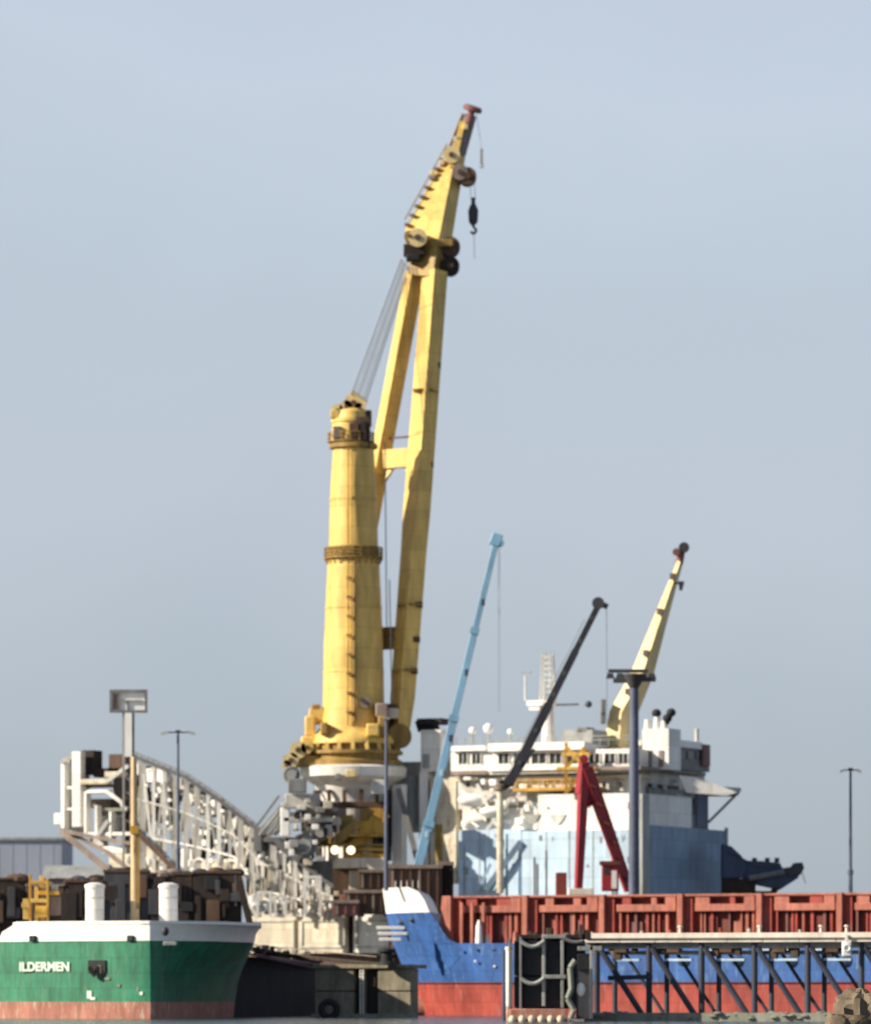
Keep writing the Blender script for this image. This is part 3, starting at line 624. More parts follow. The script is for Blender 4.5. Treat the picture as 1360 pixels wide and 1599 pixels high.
for y, w_ in ((706, 3.0), (1003, 1.8), (985, 1.6)):
    a, b = onleg(nearp, nt_, y), onleg(farp, ft_, y)
    G().beam(a, b, w_, 1.6).build('jib_cross_beam', 'yellow' if y == 706 else 'yellow_dull', cr)
a, b = onleg(nearp, nt_, 722), onleg(farp, ft_, 718); c = onleg(nearp, nt_, 762)
G().prism([a, a.lerp(b, 0.4), c], (0.3, 1.6, 0)).build('gusset_plate', 'yellow', cr)
c = onleg(farp, ft_, 770); G().prism([b, b.lerp(a, 0.35), c], (0.3, 1.6, 0)).build('gusset_plate', 'yellow', cr)
G().beam(onleg(nearp, nt_, 672), onleg(farp, ft_, 672), 0.3).build('jib_walkway', 'brown', cr)
for y, k in ((720, 1.6), (943, 1.6), (998, 1.3), (1048, 1.7), (560, 1.3)):
    a = onleg(nearp, nt_, y); G().box(a + V(1.5, 0, 0), (1.2, 2.2, 0.9)).build('jib_bracket', 'brown', cr, 0.05)
for y in (943, 1047, 600): 
    a = onleg(nearp, nt_, y); G().box(a + V(0, 0, 0), (4.0, 3.9, 0.35)).build('jib_band', 'yellow_dull', cr)
for pp in (nearp, farp):
    G().tube(pp - V(0, 2, 0), pp + V(0, 2, 0), 1.9, n=20).build('pivot_lug', 'yellow_dull', cr)
dbox('pivot_house', 'brown', 604, 634, 1112, 1160, YN-0.2, 4.5, cr, 0.2)
dbox('pivot_cabin', 'cream', 592, 622, 1106, 1122, YN-2.5, 2.2, cr, 0.15)
dbox('pivot_cap', 'brown', 586, 618, 1099, 1106, YN-2.2, 2, cr)
dbox('platform_arm', 'yellow_dull', 560, 634, 1146, 1162, YN+2, 3.5, cr, 0.1)
# jib head: plates
def jd(y): return lerp([(165, 26), (262, 21), (360, 16.5), (430, 14)], y)
def jp(x, y, dy=0): return P(x, y, CY+dy+jd(y))
g = G().prism([jp(630, 362, -2), jp(696, 236, -1.2), jp(716, 236, -1.2), jp(728, 262, -1.4), jp(700, 345, -2), jp(698, 378, -2), jp(690, 372, -2)], (0, 3.6, 0))
g = G()
r1 = [jp(632, 360, -.5), jp(684, 378, -3.8), jp(706, 372, 1.0), jp(652, 352, 4)]
r2 = [jp(697, 236, -.3), jp(711, 243, -1.6), jp(727, 243, 0.5), jp(706, 234, 1.5)]
g.rings([r1, r2]).build('jib_head_box', 'yellow', cr, 0.05)
r3 = [jp(636, 362, -2.8), jp(676, 366, -3.2), jp(704, 372, 1.5), jp(660, 356, 3)]
r0 = [jp(638, 428, -.5), jp(676, 432, -3.6), jp(700, 428, 0.5), jp(655, 420, 3.8)]
G().rings([r0, [jp(638, 400, -.5), jp(680, 402, -3.7), jp(706, 398, 1.2), jp(655, 395, 3.9)], r1]).build('jib_head_knuckle', 'yellow_dull', cr, 0.05)
g = G(); r4 = [jp(722, 178, -.3), jp(734, 182, -.7), jp(744, 182, .3), jp(733, 176, .7)]
g.rings([r2, r4]).build('jib_tip', 'taupe', cr)  # taupe puts the shaded right side into the tip colour
G().beam(jp(706, 262, -1.8), jp(722, 190, -1), 0.9, 0.5).build('tip_plate', 'yellow', cr)  # yellow plate stands for the lit left side of the tip
for x, y, r, m, d_ in ((652, 372, 1.5, 'pale_yellow', -4), (640, 370, 0.9, 'yellow_dull', -4), (703, 386, 1.6, 'brown', -1), (703, 416, 1.5, 'darkbrown', -1), (730, 276, 1.45, 'brown', -0.6), (718, 270, 1.3, 'taupe', -1), (705, 243, 1.35, 'pale_yellow', -2)):
    p = jp(x, y, d_); q = V(0, 1.3, 0); o = G().tube(p - q, p + q, r, n=20).build('jib_sheave', m, cr)
    G().tube(p - q*1.15, p + q*1.15, r*.35).build('sheave_pin', 'brown', o)
dbox('head_recess', 'darkbrown', 630, 664, 380, 398, CY+11.6, 2.6, cr, 0.2)
dbox('head_recess', 'black', 634, 656, 396, 406, CY+11.4, 2.4, cr, 0.2)
dbox('head_plate', 'yellow_dull', 672, 708, 372, 384, CY+12.3, 3, cr, 0.15)
# stairs along the upper edge
for i in range(9):
    t = i/8; a = jp(636 + 62*t, 350 - 116*t, -1); G().box(a, (0.9, 1.2, 0.35)).build('stair_step', 'taupe' if i % 2 else 'yellow_dull', cr)
g = G().path([jp(632+66*t/8, 342 - 118*t/8, -1) for t in range(9)], 0.1)
g.path([jp(702+20*t/4, 226 - 50*t/4, -.5) for t in range(5)], 0.1); g.build('stair_rail', 'yellow_dull', cr)
for x, y in ((712, 215), (700, 232), (690, 252), (676, 268), (727, 196)):
    dbox('tip_fitting', random.choice(['pale_yellow', 'taupe', 'cream']), x-4, x+4, y-3, y+5, CY-1.8+jd(y), 1, cr, 0.1)
p = jp(738, 169, 0); ax = V(0.28, -0.25, 0.9).normalized()
G().lathe(p, [(0.2, -0.45), (1.5, -0.4), (1.62, 0), (1.4, 0.4), (0.3, 0.5)], 22, ax).build('tip_sheave', 'maroon', cr)
G().tube(jp(728, 200, 0), p, 0.75, 0.5).build('tip_post', 'maroon', cr)
# luffing ropes from mast head to jib head
for i in range(8):
    t = i/7; a = P(549 + 22*t, 616 + 12*t, CY - 2 + 4*((i*5) % 13)/12); b = P(627 + 13*t, 404 + 14*t, CY + 12.4 + 4.8*((i*5) % 13)/12)
    G().tube(a, b, 0.09, n=5).build('luffing_rope', 'rope' if i in (0, 3, 6, 7) else 'palerope', cr)
g = G().tube(P(553, 618, CY), P(549, 616, CY), 0.5); 
G().tube(P(548, 613, CY-1.4), P(572, 630, CY-1.4), 0.5).build('rope_guide', 'pale_yellow', cr)
G().tube(P(601, 690, CY+3), P(604, 980, CY-3), 0.1, n=5).build('drop_rope', 'palerope', cr)
G().tube(P(608, 905, CY-3), P(612, 1100, CY-3), 0.1, n=5).build('drop_rope', 'palerope', cr)
# hooks
HK, HT = CY + 20.5, CY + 26
h = thing('main_hook_block', P(739, 365, HK-.6), 'dark hook block hanging from the sheave near the top of the yellow jib', 'crane hook')
for dx in (-.35, .35): G().tube(P(739, 312, HK-.6)+V(dx, 0, 0), P(737, 284, HK-.6)+V(dx, 0, 0), 0.05, n=5).build('hoist_rope', 'palerope', h)
G().prism([P(x, y, HK-1.1) for x, y in ((735, 318), (743, 318), (747, 328), (746, 345), (742, 350), (736, 350), (732, 345), (731, 328))], (0, 1.1, 0)).build('block_body', 'darkgrey', h, 0.1)
G().tube(P(739, 308, HK-.6), P(739, 320, HK-.6), 0.3, 0.35).build('block_swivel', 'darkgrey', h)
G().path([P(x, y, HK-.6) for x, y in ((739, 349), (739, 354), (743, 357), (743, 362), (739, 365), (735, 361))], 0.22).build('hook', 'darkgrey', h)
G().tube(P(740, 365, HK-.6), P(741, 404, HK-.6), 0.045, n=5).build('tag_line', 'palerope', h)
h = thing('small_hook', P(752, 262, HT), 'small pale hook on a thin line from the very tip of the yellow jib', 'crane hook')
G().tube(P(744, 176, HT), P(752, 232, HT), 0.04, n=5).build('hoist_rope', 'palerope', h)
G().beam(P(752, 232, HT), P(752, 256, HT), 0.45, 0.4).build('weight', 'midgrey', h)
G().path([P(x, y, HT) for x, y in ((752, 255), (755, 259), (752, 262), (749, 259))], 0.12).build('hook', 'midgrey', h)

# ------------------------------------------------------------------ second, pale yellow ship crane
c2 = thing('deck_crane', P(955, 1240, 806), 'pale yellow box boom crane with red tip rising behind the navy floodlight mast', 'crane')
D2 = 806
def b2(x, y, dy): return P(x, y, D2+dy)
rr = []
for x, y, wL, wR in ((965, 1188, 27, 30), (970, 1110, 18, 27), (1003, 1050, 18, 18), (1028, 975, 12, 12), (1048, 915, 7, 8), (1062, 875, 4, 5)):
    rr.append([b2(x-wL, y, -1.6), b2(x, y+3, -3.2), b2(x+wR, y+3, 1.4), b2(x-wL*.3, y, 3)])
G().rings(rr).build('boom', 'pale_yellow', c2, 0.03)
G().tube(b2(1060, 880, -.5), b2(1066, 856, -.5), 0.7, 0.5).build('boom_tip', 'maroon', c2)
G().tube(b2(1068, 855, -1.4), b2(1068, 855, .6), 0.85, n=16).build('tip_sheave', 'darkgrey', c2)
G().tube(b2(1056, 862, -1.4), b2(1056, 862, .6), 0.6, n=14).build('tip_sheave', 'maroon', c2)
G().beam(b2(1050, 910, -1), b2(1068, 912, -1), 0.3).build('side_arm', 'taupe', c2)
G().tube(b2(1064, 908, -1), b2(1063, 922, -1), 0.5, 0.25).build('hook', 'grey', c2)
for x, y in ((980, 1080), (1008, 1020), (1030, 955), (1050, 900)): G().box(b2(x, y, -3.2), (.9, .6, 1.0)).build('boom_fitting', 'taupe', c2, .1)
G().tube(b2(952, 1240, 0), b2(952, 1180, 0), 2.4, n=20).build('pedestal', 'taupe', c2)
dbox('machinery_house', 'darkbrown', 915, 970, 1168, 1190, 800, 5, c2, 0.15)
dbox('winch_box', 'grey', 938, 946, 1092, 1130, D2-3.6, 2, c2, 0.1)

# ------------------------------------------------------------------ dark telescopic ship crane
c3 = thing('knuckle_crane', P(781, 1395, 785), 'slim dark telescopic crane boom raised in front of the white bridge on a cream post', 'crane')
G().tube(P(781, 1395, 785), P(781, 1232, 785), 0.55, 0.5).build('post', 'cream', c3)
G().lathe(P(781, 1236, 785), [(0.6, 0), (1.0, 0.2), (1.0, 0.9), (0.6, 1.1)], 16).build('slew_collar', 'taupe', c3)
a, b = P(794, 1226, 784), P(934, 946, 784)
G().beam(a, a.lerp(b, .45), 1.45, 1.3).build('boom_section', 'dark_boom', c3, 0.04)
G().beam(a.lerp(b, .44), a.lerp(b, .75), 1.15, 1.0).build('boom_section', 'dark_boom', c3, 0.04)
G().beam(a.lerp(b, .74), b, 0.95, 0.8).build('boom_section', 'dark_boom', c3, 0.04)
G().beam(P(782, 1228, 785), P(800, 1219, 785), 1.6, 1.3).build('boom_foot', 'darkbrown', c3, 0.1)
for t in (.12, .3, .5, .62, .8, .93): q = a.lerp(b, t); G().box(q + V(.1, -.7, 0), (.6, .25, .7)).build('boom_fitting', 'darkgrey', c3, .05)
G().path([a.lerp(b, t) + V(-.75, -.3, .5 if k % 2 else .65) for k, t in enumerate((0, .15, .3, .45, .6, .75, .9))], .07).build('hose', 'grey', c3)
G().tube(P(934, 942, 783.4), P(934, 942, 784.6), 0.95, n=18).build('head_sheave', 'darkgrey', c3)
G().beam(P(932, 940, 784), P(949, 948, 784), 0.8, .8).build('head_arm', 'darkgrey', c3, 0.05)
G().tube(P(947, 950, 784), P(948, 1130, 784), 0.045, n=5).build('hoist_rope', 'rope', c3)
G().beam(P(800, 1222, 784.8), P(834, 1170, 784.8), 0.5).build('luffing_cylinder', 'midgrey', c3)

# ------------------------------------------------------------------ folded dark crane at the stern
c4 = thing('stowed_crane', P(1160, 1400, 812), 'dark navy stowed crane boom lying past the right end of the blue deckhouse', 'crane')
D4 = 806
G().prism([P(x, y, D4) for x, y in ((1128, 1318), (1142, 1322), (1158, 1337), (1166, 1352), (1160, 1372), (1128, 1372))], (0, 5, 0)).build('crane_house', 'navy', c4, 0.15)
G().prism([P(x, y, D4+1) for x, y in ((1158, 1344), (1190, 1345), (1218, 1348), (1222, 1356), (1250, 1362), (1246, 1372), (1218, 1390), (1160, 1378))], (0, 2.4, 0)).build('boom', 'navy', c4, 0.1)
G().prism([P(x, y, D4+.7) for x, y in ((1222, 1356), (1236, 1354), (1240, 1348), (1253, 1347), (1256, 1356), (1250, 1367), (1232, 1370))], (0, 3, 0)).build('boom_head', 'darkgrey', c4, 0.1)
G().prism([P(x, y, D4+.4) for x, y in ((1128, 1372), (1180, 1374), (1180, 1392), (1205, 1392), (1208, 1386), (1218, 1388), (1208, 1400), (1128, 1404))], (0, 3.6, 0)).build('cradle', 'darkbrown', c4, 0.05)
G().tube(P(1170, 1372, D4-.2), P(1225, 1362, D4-.2), 0.45).build('hydraulic_cylinder', 'grey', c4)
G().path([P(x, y, D4-.3) for x, y in ((1136, 1330), (1180, 1352), (1215, 1352))], 0.14).build('hose', 'darkgrey', c4)
G().tube(P(1252, 1362, D4+2), P(1258, 1380, D4+2), 0.06).build('hook_line', 'rope', c4)
for x in (1175, 1195, 1210): dbox('boom_fitting', 'darkgrey', x, x+7, 1340, 1347, D4+1.5, 1.4, c4, 0.05)

# ------------------------------------------------------------------ light blue mobile crane on the quay
DB = 722
c5 = thing('mobile_crane', P(600, 1530, DB), 'light blue telescopic crane boom leaning right beside the big yellow crane', 'crane')
f_ = V(P(600, 1530, DB).x, DB, 2.5)
a, b = V(f_.x + 1, DB, 5.0), P(775, 845, DB)
pts = [0, .36, .6, .8, 1.0]; ws = [1.35, 1.15, 0.98, 0.82]
for i in range(4):
    bo = G().beam(a.lerp(b, pts[i]-(.01 if i else 0)), a.lerp(b, pts[i+1]), ws[i], ws[i]*0.9).build('boom_section', 'crblue', c5, 0.06)
    if i: G().beam(a.lerp(b, pts[i]-.012), a.lerp(b, pts[i]+.002), ws[i]+.45, ws[i]+.4).build('section_collar', 'crblue', bo)
for t in (.2, .33, .47, .55, .7, .86): q = a.lerp(b, t); G().box(q + V(.2, -.6, 0), (.5, .3, .9)).build('boom_fitting', 'navy' if t > .5 else 'lblue', c5, .05)
G().tube(a.lerp(b, .05) + V(1.6, 0, -.5), a.lerp(b, .28) + V(.5, 0, 0), .3).build('hydraulic_ram', 'midgrey', c5)
G().beam(P(771, 852, DB), P(778, 834, DB), 1.5, 1.1).build('boom_head', 'crblue', c5, 0.1)
G().tube(P(781, 848, DB-.5), P(781, 848, DB+.5), 0.6, n=14).build('head_sheave', 'crblue', c5)
for dx in (0, 2.5): G().tube(P(778+dx, 850, DB), P(778+dx, 1112, DB), 0.035, n=5).build('hoist_rope', 'palerope', c5)
G().box(f_ + V(-3, 0, 1.5), (12, 2.8, 1.0)).build('carrier', 'crblue', c5, 0.1)
G().box(f_ + V(0, 0, 3.0), (4.5, 2.6, 1.8)).build('slewing_body', 'crblue', c5, 0.15)
G().box(f_ + V(-8, 0, 2.6), (2, 2.6, 1.4)).build('cab', 'crblue', c5, 0.2)
for k in range(5):
    for s_ in (-1, 1):
        wh = G().tube(f_ + V(-8+k*2.4, s_*1.5, 0.75), f_ + V(-8+k*2.4, s_*1.05, 0.75), 0.75, n=16).build('wheel', 'black', c5)

# ------------------------------------------------------------------ red A-frame
DA = 735
c6 = thing('red_gantry', P(945, 1395, DA), 'crimson red A shaped steel gantry in front of the light blue deckhouse', 'gantry')
def ap(x, y, dy=0): return P(x, y, DA+dy)
def rbeam(name, p, q, w0, w1, m='crimson'):
    ax = (q-p).normalized(); e = V(-.93, -.37, 0); e = (e-ax*e.dot(ax)).normalized(); f = ax.cross(e)
    return G().rings([[p+e*w0/2+f*w0/2, p-e*w0/2+f*w0/2, p-e*w0/2-f*w0/2, p+e*w0/2-f*w0/2], [q+e*w1/2+f*w1/2, q-e*w1/2+f*w1/2, q-e*w1/2-f*w1/2, q+e*w1/2-f*w1/2]]).build(name, m, c6, 0.04)
rbeam('near_leg', ap(903, 1392, -2), ap(912, 1200), 0.95, 1.35)
rbeam('raking_leg', ap(983, 1392, 1), ap(915, 1200), 1.2, 1.6)
rbeam('head_block', ap(909, 1240), ap(912, 1190), 1.7, 1.2)
rbeam('tie_bar', ap(908, 1252), ap(934, 1246), 0.9, 0.7)
rbeam('back_strut', ap(908, 1262, 0.4), ap(933, 1252), 0.4, 0.4)
for t in (.15, .3, .45, .6, .75, .9):
    q = ap(915, 1200).lerp(ap(983, 1392, 1), t); G().beam(q + V(-.5, -.9, .3), q + V(.5, -.9, -.2), 0.3).build('leg_rung', 'darkred', c6)
G().tube(ap(912, 1186, -1), ap(912, 1186, 1), 0.65, n=16).build('top_sheave', 'crimson', c6)
bx = dbox('winch_cabin', 'crimson', 940, 966, 1350, 1392, DA-3, 2.5, c6, 0.1)
dbox('cabin_window', 'glass', 943, 952, 1356, 1366, DA-3.06, 0.1, c6)
dbox('cabin_roof', 'darkred', 937, 969, 1345, 1351, DA-3.3, 3, c6)
dbox('cabin_side_panel', 'white', 955, 963, 1360, 1388, DA-3.1, 0.2, c6)
dbox('foot_plate', 'pale_conc', 888, 926, 1388, 1398, DA-3.5, 3, c6, 0.05)
dbox('foot_plinth', 'grey', 888, 990, 1398, 1551, DA-3.2, 6, c6)
dk_ = tag(dbox('deck_locker', 'darkred', 868, 885, 1363, 1400, 690, 2, None, 0.1), 'small dark upright locker left of the red gantry foot', 'locker')

# ------------------------------------------------------------------ masts on the quay
mt = thing('floodlight_mast', V(P(990, 0, 716).x, 716, 2.5), 'thick navy floodlight mast with wide dark head before the pale yellow crane', 'lamp post')
b0 = V(P(990, 0, 716).x, 716, 2.5); tz = P(0, 1062, 716).z
G().tube(b0, V(b0.x, 716, tz), 0.85, 0.62, 14).build('pole', 'mastblue', mt)
G().lathe(V(b0.x, 716, tz-1.2), [(0.6, 0), (1.5, 1.6), (1.6, 2.0), (0.5, 2.1)], 16).build('head_cone', 'darkgrey', mt)
for x0, x1, y0, y1, m in ((950, 1012, 1045, 1050, 'darkgrey'), (958, 986, 1059, 1066, 'darkgrey'), (1000, 1024, 1058, 1064, 'darkgrey')):
    dbox('lamp_arm', m, x0, x1, y0, y1, 715.5, 1.4, mt, 0.05)
for x in (953, 968, 1004, 1018):
    p = P(x, 1056, 715.5); G().prism([p + V(-.6, 0, -.3), p + V(.6, 0, -.3), p + V(.35, 0, .4), p + V(-.35, 0, .4)], (0, 1, 0)).build('floodlight', 'darkgrey', mt)
g = G()
for k in range(28): g.beam(b0 + V(-.2, -.95, 1+k*1.4), b0 + V(.2, -.95, 1+k*1.4), 0.08)
g.build('step_rungs', 'grey', mt)
def lightmast(x, ytop, D, label, wing, group):
    b = V(P(x, 0, D).x, D, 2.5 if D < 750 else 2.0); t = thing('lamp_post', b, label, 'lamp post', group); zt = P(0, ytop, D).z
    G().tube(b, V(b.x, D, b.z + (zt-b.z)*.55), 0.36, 0.30).build('pole', 'mastblue', t)
    G().tube(V(b.x, D, b.z + (zt-b.z)*.55), V(b.x, D, zt), 0.24, 0.17).build('upper_pole', 'mastblue', t)
    G().tube(V(b.x, D, b.z + (zt-b.z)*.54), V(b.x, D, b.z + (zt-b.z)*.56), 0.4).build('pole_collar', 'mastblue', t)
    G().beam(V(b.x-wing*.6, D, zt), V(b.x+wing*.6, D, zt), 0.18).build('cross_arm', 'darkgrey', t)
    for s_ in (-1, 1):
        q = V(b.x+s_*wing*.55, D-.3, zt+.05); G().hexa([q+V(0, -.4, -.15), q+V(s_*wing*.5, -.4, -.45), q+V(s_*wing*.5, .4, -.45), q+V(0, .4, -.15), q+V(0, -.4, .15), q+V(s_*wing*.5, -.3, -.1), q+V(s_*wing*.5, .3, -.1), q+V(0, .4, .15)]).build('lamp_head', 'midgrey', t)
    G().box(V(b.x, D, zt+.15), (.7, .7, .3)).build('hub', 'darkgrey', t)
lightmast(278, 1144, 720, 'slender grey lamp post with two drooping arms in front of the white truss ramp', 2.3, 'lamp posts on the quay')
lightmast(1328, 1203, 735, 'lone slim lamp post against the sky at far right above the red deck', 1.4, 'lamp posts on the quay')
# screen beacon
t = thing('screen_beacon', V(P(202, 0, 716).x, 716, 2.5), 'grey two leg tower carrying a framed rectangular screen above the white truss ramp', 'beacon')
for x0 in (193, 207): G().beam(V(P(x0, 0, 716).x, 716, 2.5), P(x0, 1112, 716), 0.32 if x0 < 200 else 0.5).build('tower_leg', 'midgrey' if x0 < 200 else 'grey', t)
for y in range(1125, 1300, 22): G().beam(P(193, y, 716), P(207, y+8, 716), 0.16).build('tower_brace', 'midgrey', t)
dbox('leg_panel', 'bright', 195, 206, 1114, 1182, 715.6, 0.2, t)
dbox('screen', 'bright', 174, 227, 1081, 1110, 716, 0.3, t)
for a, b, c, d_ in ((171, 230, 1077, 1081), (171, 230, 1109, 1113), (171, 175, 1081, 1109), (226, 230, 1081, 1109)): dbox('screen_frame', 'grey', a, b, c, d_, 715.6, 0.7, t)
dbox('screen_bar', 'midgrey', 188, 222, 1093, 1095, 715.7, 0.3, t); dbox('screen_patch', 'taupe', 177, 187, 1084, 1107, 715.8, 0.2, t)
dbox('screen_post', 'grey', 198, 201, 1095, 1112, 715.8, 0.2, t)

# ------------------------------------------------------------------ background sheds, bins
def shed(name, x0, x1, yr, ye, D, dep, mw, mr, label, ridge=True):
    a = P(x0, ye, D); b = P(x1, yr, D); t = thing(name, V((a.x+b.x)/2, D, 2.0), label, 'shed')
    G().box(((a.x+b.x)/2, D+dep/2, (a.z+2)/2), (b.x-a.x, dep, a.z-2)).build('wall', mw, t)
    zt, ze = P(0, yr, D+dep/2).z, a.z
    if ridge: G().prism([V(a.x-.5, D-.6, ze), V(a.x-.5, D+dep/2, zt), V(a.x-.5, D+dep+.6, ze)], (b.x-a.x+1, 0, 0)).build('roof', mr, t)
    else:
        G().box(((a.x+b.x)/2, D+dep/2, (ze+b.z)/2), (b.x-a.x+.6, dep+.8, b.z-ze)).build('cladding', mr, t)
        G().box(((a.x+b.x)/2, D+dep/2, b.z+.2), (b.x-a.x+1.2, dep+1.6, .5)).build('roof_edge', 'midgrey', t)
        for k in range(12): G().box((a.x+(k+.5)*(b.x-a.x)/12, D-.41, (ze+b.z)/2), (.12, .06, b.z-ze-.3)).build('cladding_seam', mr, t)
    n = int((b.x-a.x)/4)
    for k in range(n): G().box((a.x+(k+.5)*(b.x-a.x)/n, D-.1, (a.z+2)/2), (0.25, .3, a.z-2.1)).build('wall_rib', mw, t)
    return t
shed('warehouse', -160, 94, 1312, 1378, 1000, 30, 'taupe', 'roof', 'long warehouse with grey blue cladding at far left behind the green ship', False)
shed('low_shed', 70, 168, 1352, 1372, 960, 14, 'taupe', 'midgrey', 'small low pale roofed shed under the left end of the truss ramp')
# dark sheds / coal wagons on the quay behind green ship
random.seed(9)
bins = [(-40, 38, 1374, 'darkbrown', 'dark brown container furthest left on the quay'), (40, 100, 1384, 'brown', 'brown container behind the yellow winch frame on the green ship'),
        (102, 160, 1378, 'darkbrown', 'dark brown container beside the left white vent of the green ship'), (162, 232, 1362, 'darkgrey', 'dark grey tall container between the two white vents'),
        (234, 300, 1366, 'darkbrown', 'dark brown container behind the right white vent'), (302, 376, 1364, 'darkbrown', 'blackish brown tall container at the right end of the dark row')]
for x0, x1, y0, m, lb in bins:
    D = 712; a = P(x0, 1560, D); b = P(x1, y0, D); t = thing('container', V((a.x+b.x)/2, D, 2.5), lb, 'container', 'dark containers in a row on the quay')
    G().box(((a.x+b.x)/2, D+2, (2.5+b.z)/2), (b.x-a.x, 4, b.z-2.5)).build('body', m, t, 0.05)
    for k in range(11):
        cx = random.uniform(a.x+.5, b.x-.5); hz_ = random.uniform(1, 4.5); cz = random.uniform(13, b.z-hz_/2-.2)
        G().box((cx, D-.15-random.uniform(0, .3), cz), (random.uniform(.25, 2.2), .5, hz_)).build('side_panel', random.choice([m, 'darkbrown', 'darkgrey', 'darkbrown', 'black', 'brown', m]), t, .05)
    G().box(((a.x+b.x)/2, D+2, b.z+.12), (b.x-a.x+.2, 4.3, .3)).build('top_rail', 'brown' if m != 'brown' else 'taupe', t)
    for k in range(6):
        q = P(random.uniform(x0+6, x1-6), y0-random.uniform(-2, 3), D+random.uniform(.5, 3)); G().ball(q, random.uniform(.5, 1.1), (1.5, 1, .8), 7, 5).build('scrap_lump', random.choice(['darkbrown', 'darkgrey', 'brown', 'taupe']), t)
    if x0 > 290: G().beam(P(372, 1368, D-.5), P(392, 1450, D-.5), 0.9).build('corner_brace', 'darkbrown', t)
for x0, x1, y0, y1, D, m, lb in ((606, 690, 1351, 0, 712, 'brown', 'brown ribbed steel cargo bin right behind the white ship bow'), (684, 708, 1346, 0, 714, 'darkbrown', 'narrow dark brown bin at the left end of the red deck'),
        (538, 602, 1390, 1428, 792, 'brown', 'low reddish brown bin left of the white bow'), (560, 610, 1358, 1389, 793, 'brown', 'small brown bin on top behind the white bow tip'), (520, 560, 1406, 1430, 790, 'maroon', 'small maroon bin beside the white portal frame')):
    zb_ = 2.5 if y1 == 0 else P(0, y1, D).z
    a = P(x0, 1400, D); b = P(x1, y0, D); t = thing('cargo_bin', V((a.x+b.x)/2, D, zb_), lb, 'cargo bin', 'brown cargo bins'); hh = b.z-zb_
    G().box(((a.x+b.x)/2, D+2, zb_+hh/2), (b.x-a.x, 4, hh)).build('body', m, t, 0.05)
    n = max(3, int((b.x-a.x)/1.1))
    for k in range(n): G().box((a.x+(k+.5)*(b.x-a.x)/n, D-.1, zb_+hh/2), (.3, .25, hh-.4)).build('side_rib', 'taupe' if k % 3 == 0 else m, t)
    G().box(((a.x+b.x)/2, D-.15, b.z-.25), (b.x-a.x+.2, .5, .5)).build('top_rail', 'taupe', t)
# ------------------------------------------------------------------ blue and red cargo ship
a_ = R(24); DBW = 690
H = Frame(((600-680)*DBW/FPX, DBW), (math.cos(a_), -math.sin(a_)), (math.sin(a_), math.cos(a_)))
BM = 9.0
cs = thing('cargo_ship', H.w(30, BM, 0), 'cargo ship with white topped blue bow, red bottom and long red hatch deck', 'ship')
zdeck, zb, zfo, zwh = 9.7, 4.45, 17.3, 13.9
def ustem(z): return lerp([(-1, 5.2), (0, 4.6), (2, 3.9), (4.45, 3.6), (7, 2.6), (9.7, 1.4), (13.9, 0.35), (17.3, -0.2)], z)
def outline(z, ue, N=22, sh=0.0):
    us = ustem(z); near = []; far = []; Ls = lerp([(0, 24), (9.7, 17), (17.3, 10)], z)
    for k in range(N+1):
        d = (ue-us)*(k/N)**1.7; h = BM*(1-(1-min(d/Ls, 1))**2.1)+0.12
        near.append(H.w(us+d, BM-h, z)); far.append(H.w(us+d*(ue-sh-us)/(ue-us), BM+h, z))
    return list(reversed(near)) + far
# shift the bow so its stem, on the centre line, shows where the photograph has it
off = H.u(600, BM) - H.u(600, 0)
_us = ustem
def ustem(z): return _us(z) + H.u(600, BM)
UE = 118
def band(zs, uef, nm, m, sh=0.0): return G().rings([outline(z, uef(z), 22, sh) for z in zs]).build(nm, m, cs)
band([-1, 0, 1, 2, 3.2, zb], lambda z: UE, 'hull_bottom', 'red')
band([zb, 5.5, 7, 8.4, zdeck], lambda z: UE, 'hull_side', 'blue')
ufo = lambda z: lerp([(zdeck, H.u(722, 2)), (10.3, H.u(708, 2)), (11.2, H.u(700, 2)), (12.4, H.u(692, 2)), (zwh, H.u(684, 3)), (15.6, H.u(676, 3)), (16.6, H.u(668, 3)), (zfo, H.u(655, 4))], z)
band([zdeck, 10.3, 11.2, 12.4, zwh], ufo, 'forecastle_side', 'blue', 5.5)
band([zwh, 15.6, 16.6, zfo], ufo, 'forecastle_bulwark', 'bright', 6.5)
p = H.w(ustem(1)+2.6, BM, 1.2)
bl = G().ball(p - V(.6, 0, 0), 1.7, (2.4, 1.2, 1.15)).build('bulbous_bow', 'boot', cs)
for k, (x0, x1, y) in enumerate(((588, 632, 1447), (590, 636, 1456), (592, 626, 1465))):
    q = P(x0, y, 687); r_ = P(x1, y+5, 687); G().box(((q.x+r_.x)/2, 687.5, (q.z+r_.z)/2), (r_.x-q.x, 0.5, q.z-r_.z)).build('mooring_platform', 'bright', cs, 0.05)
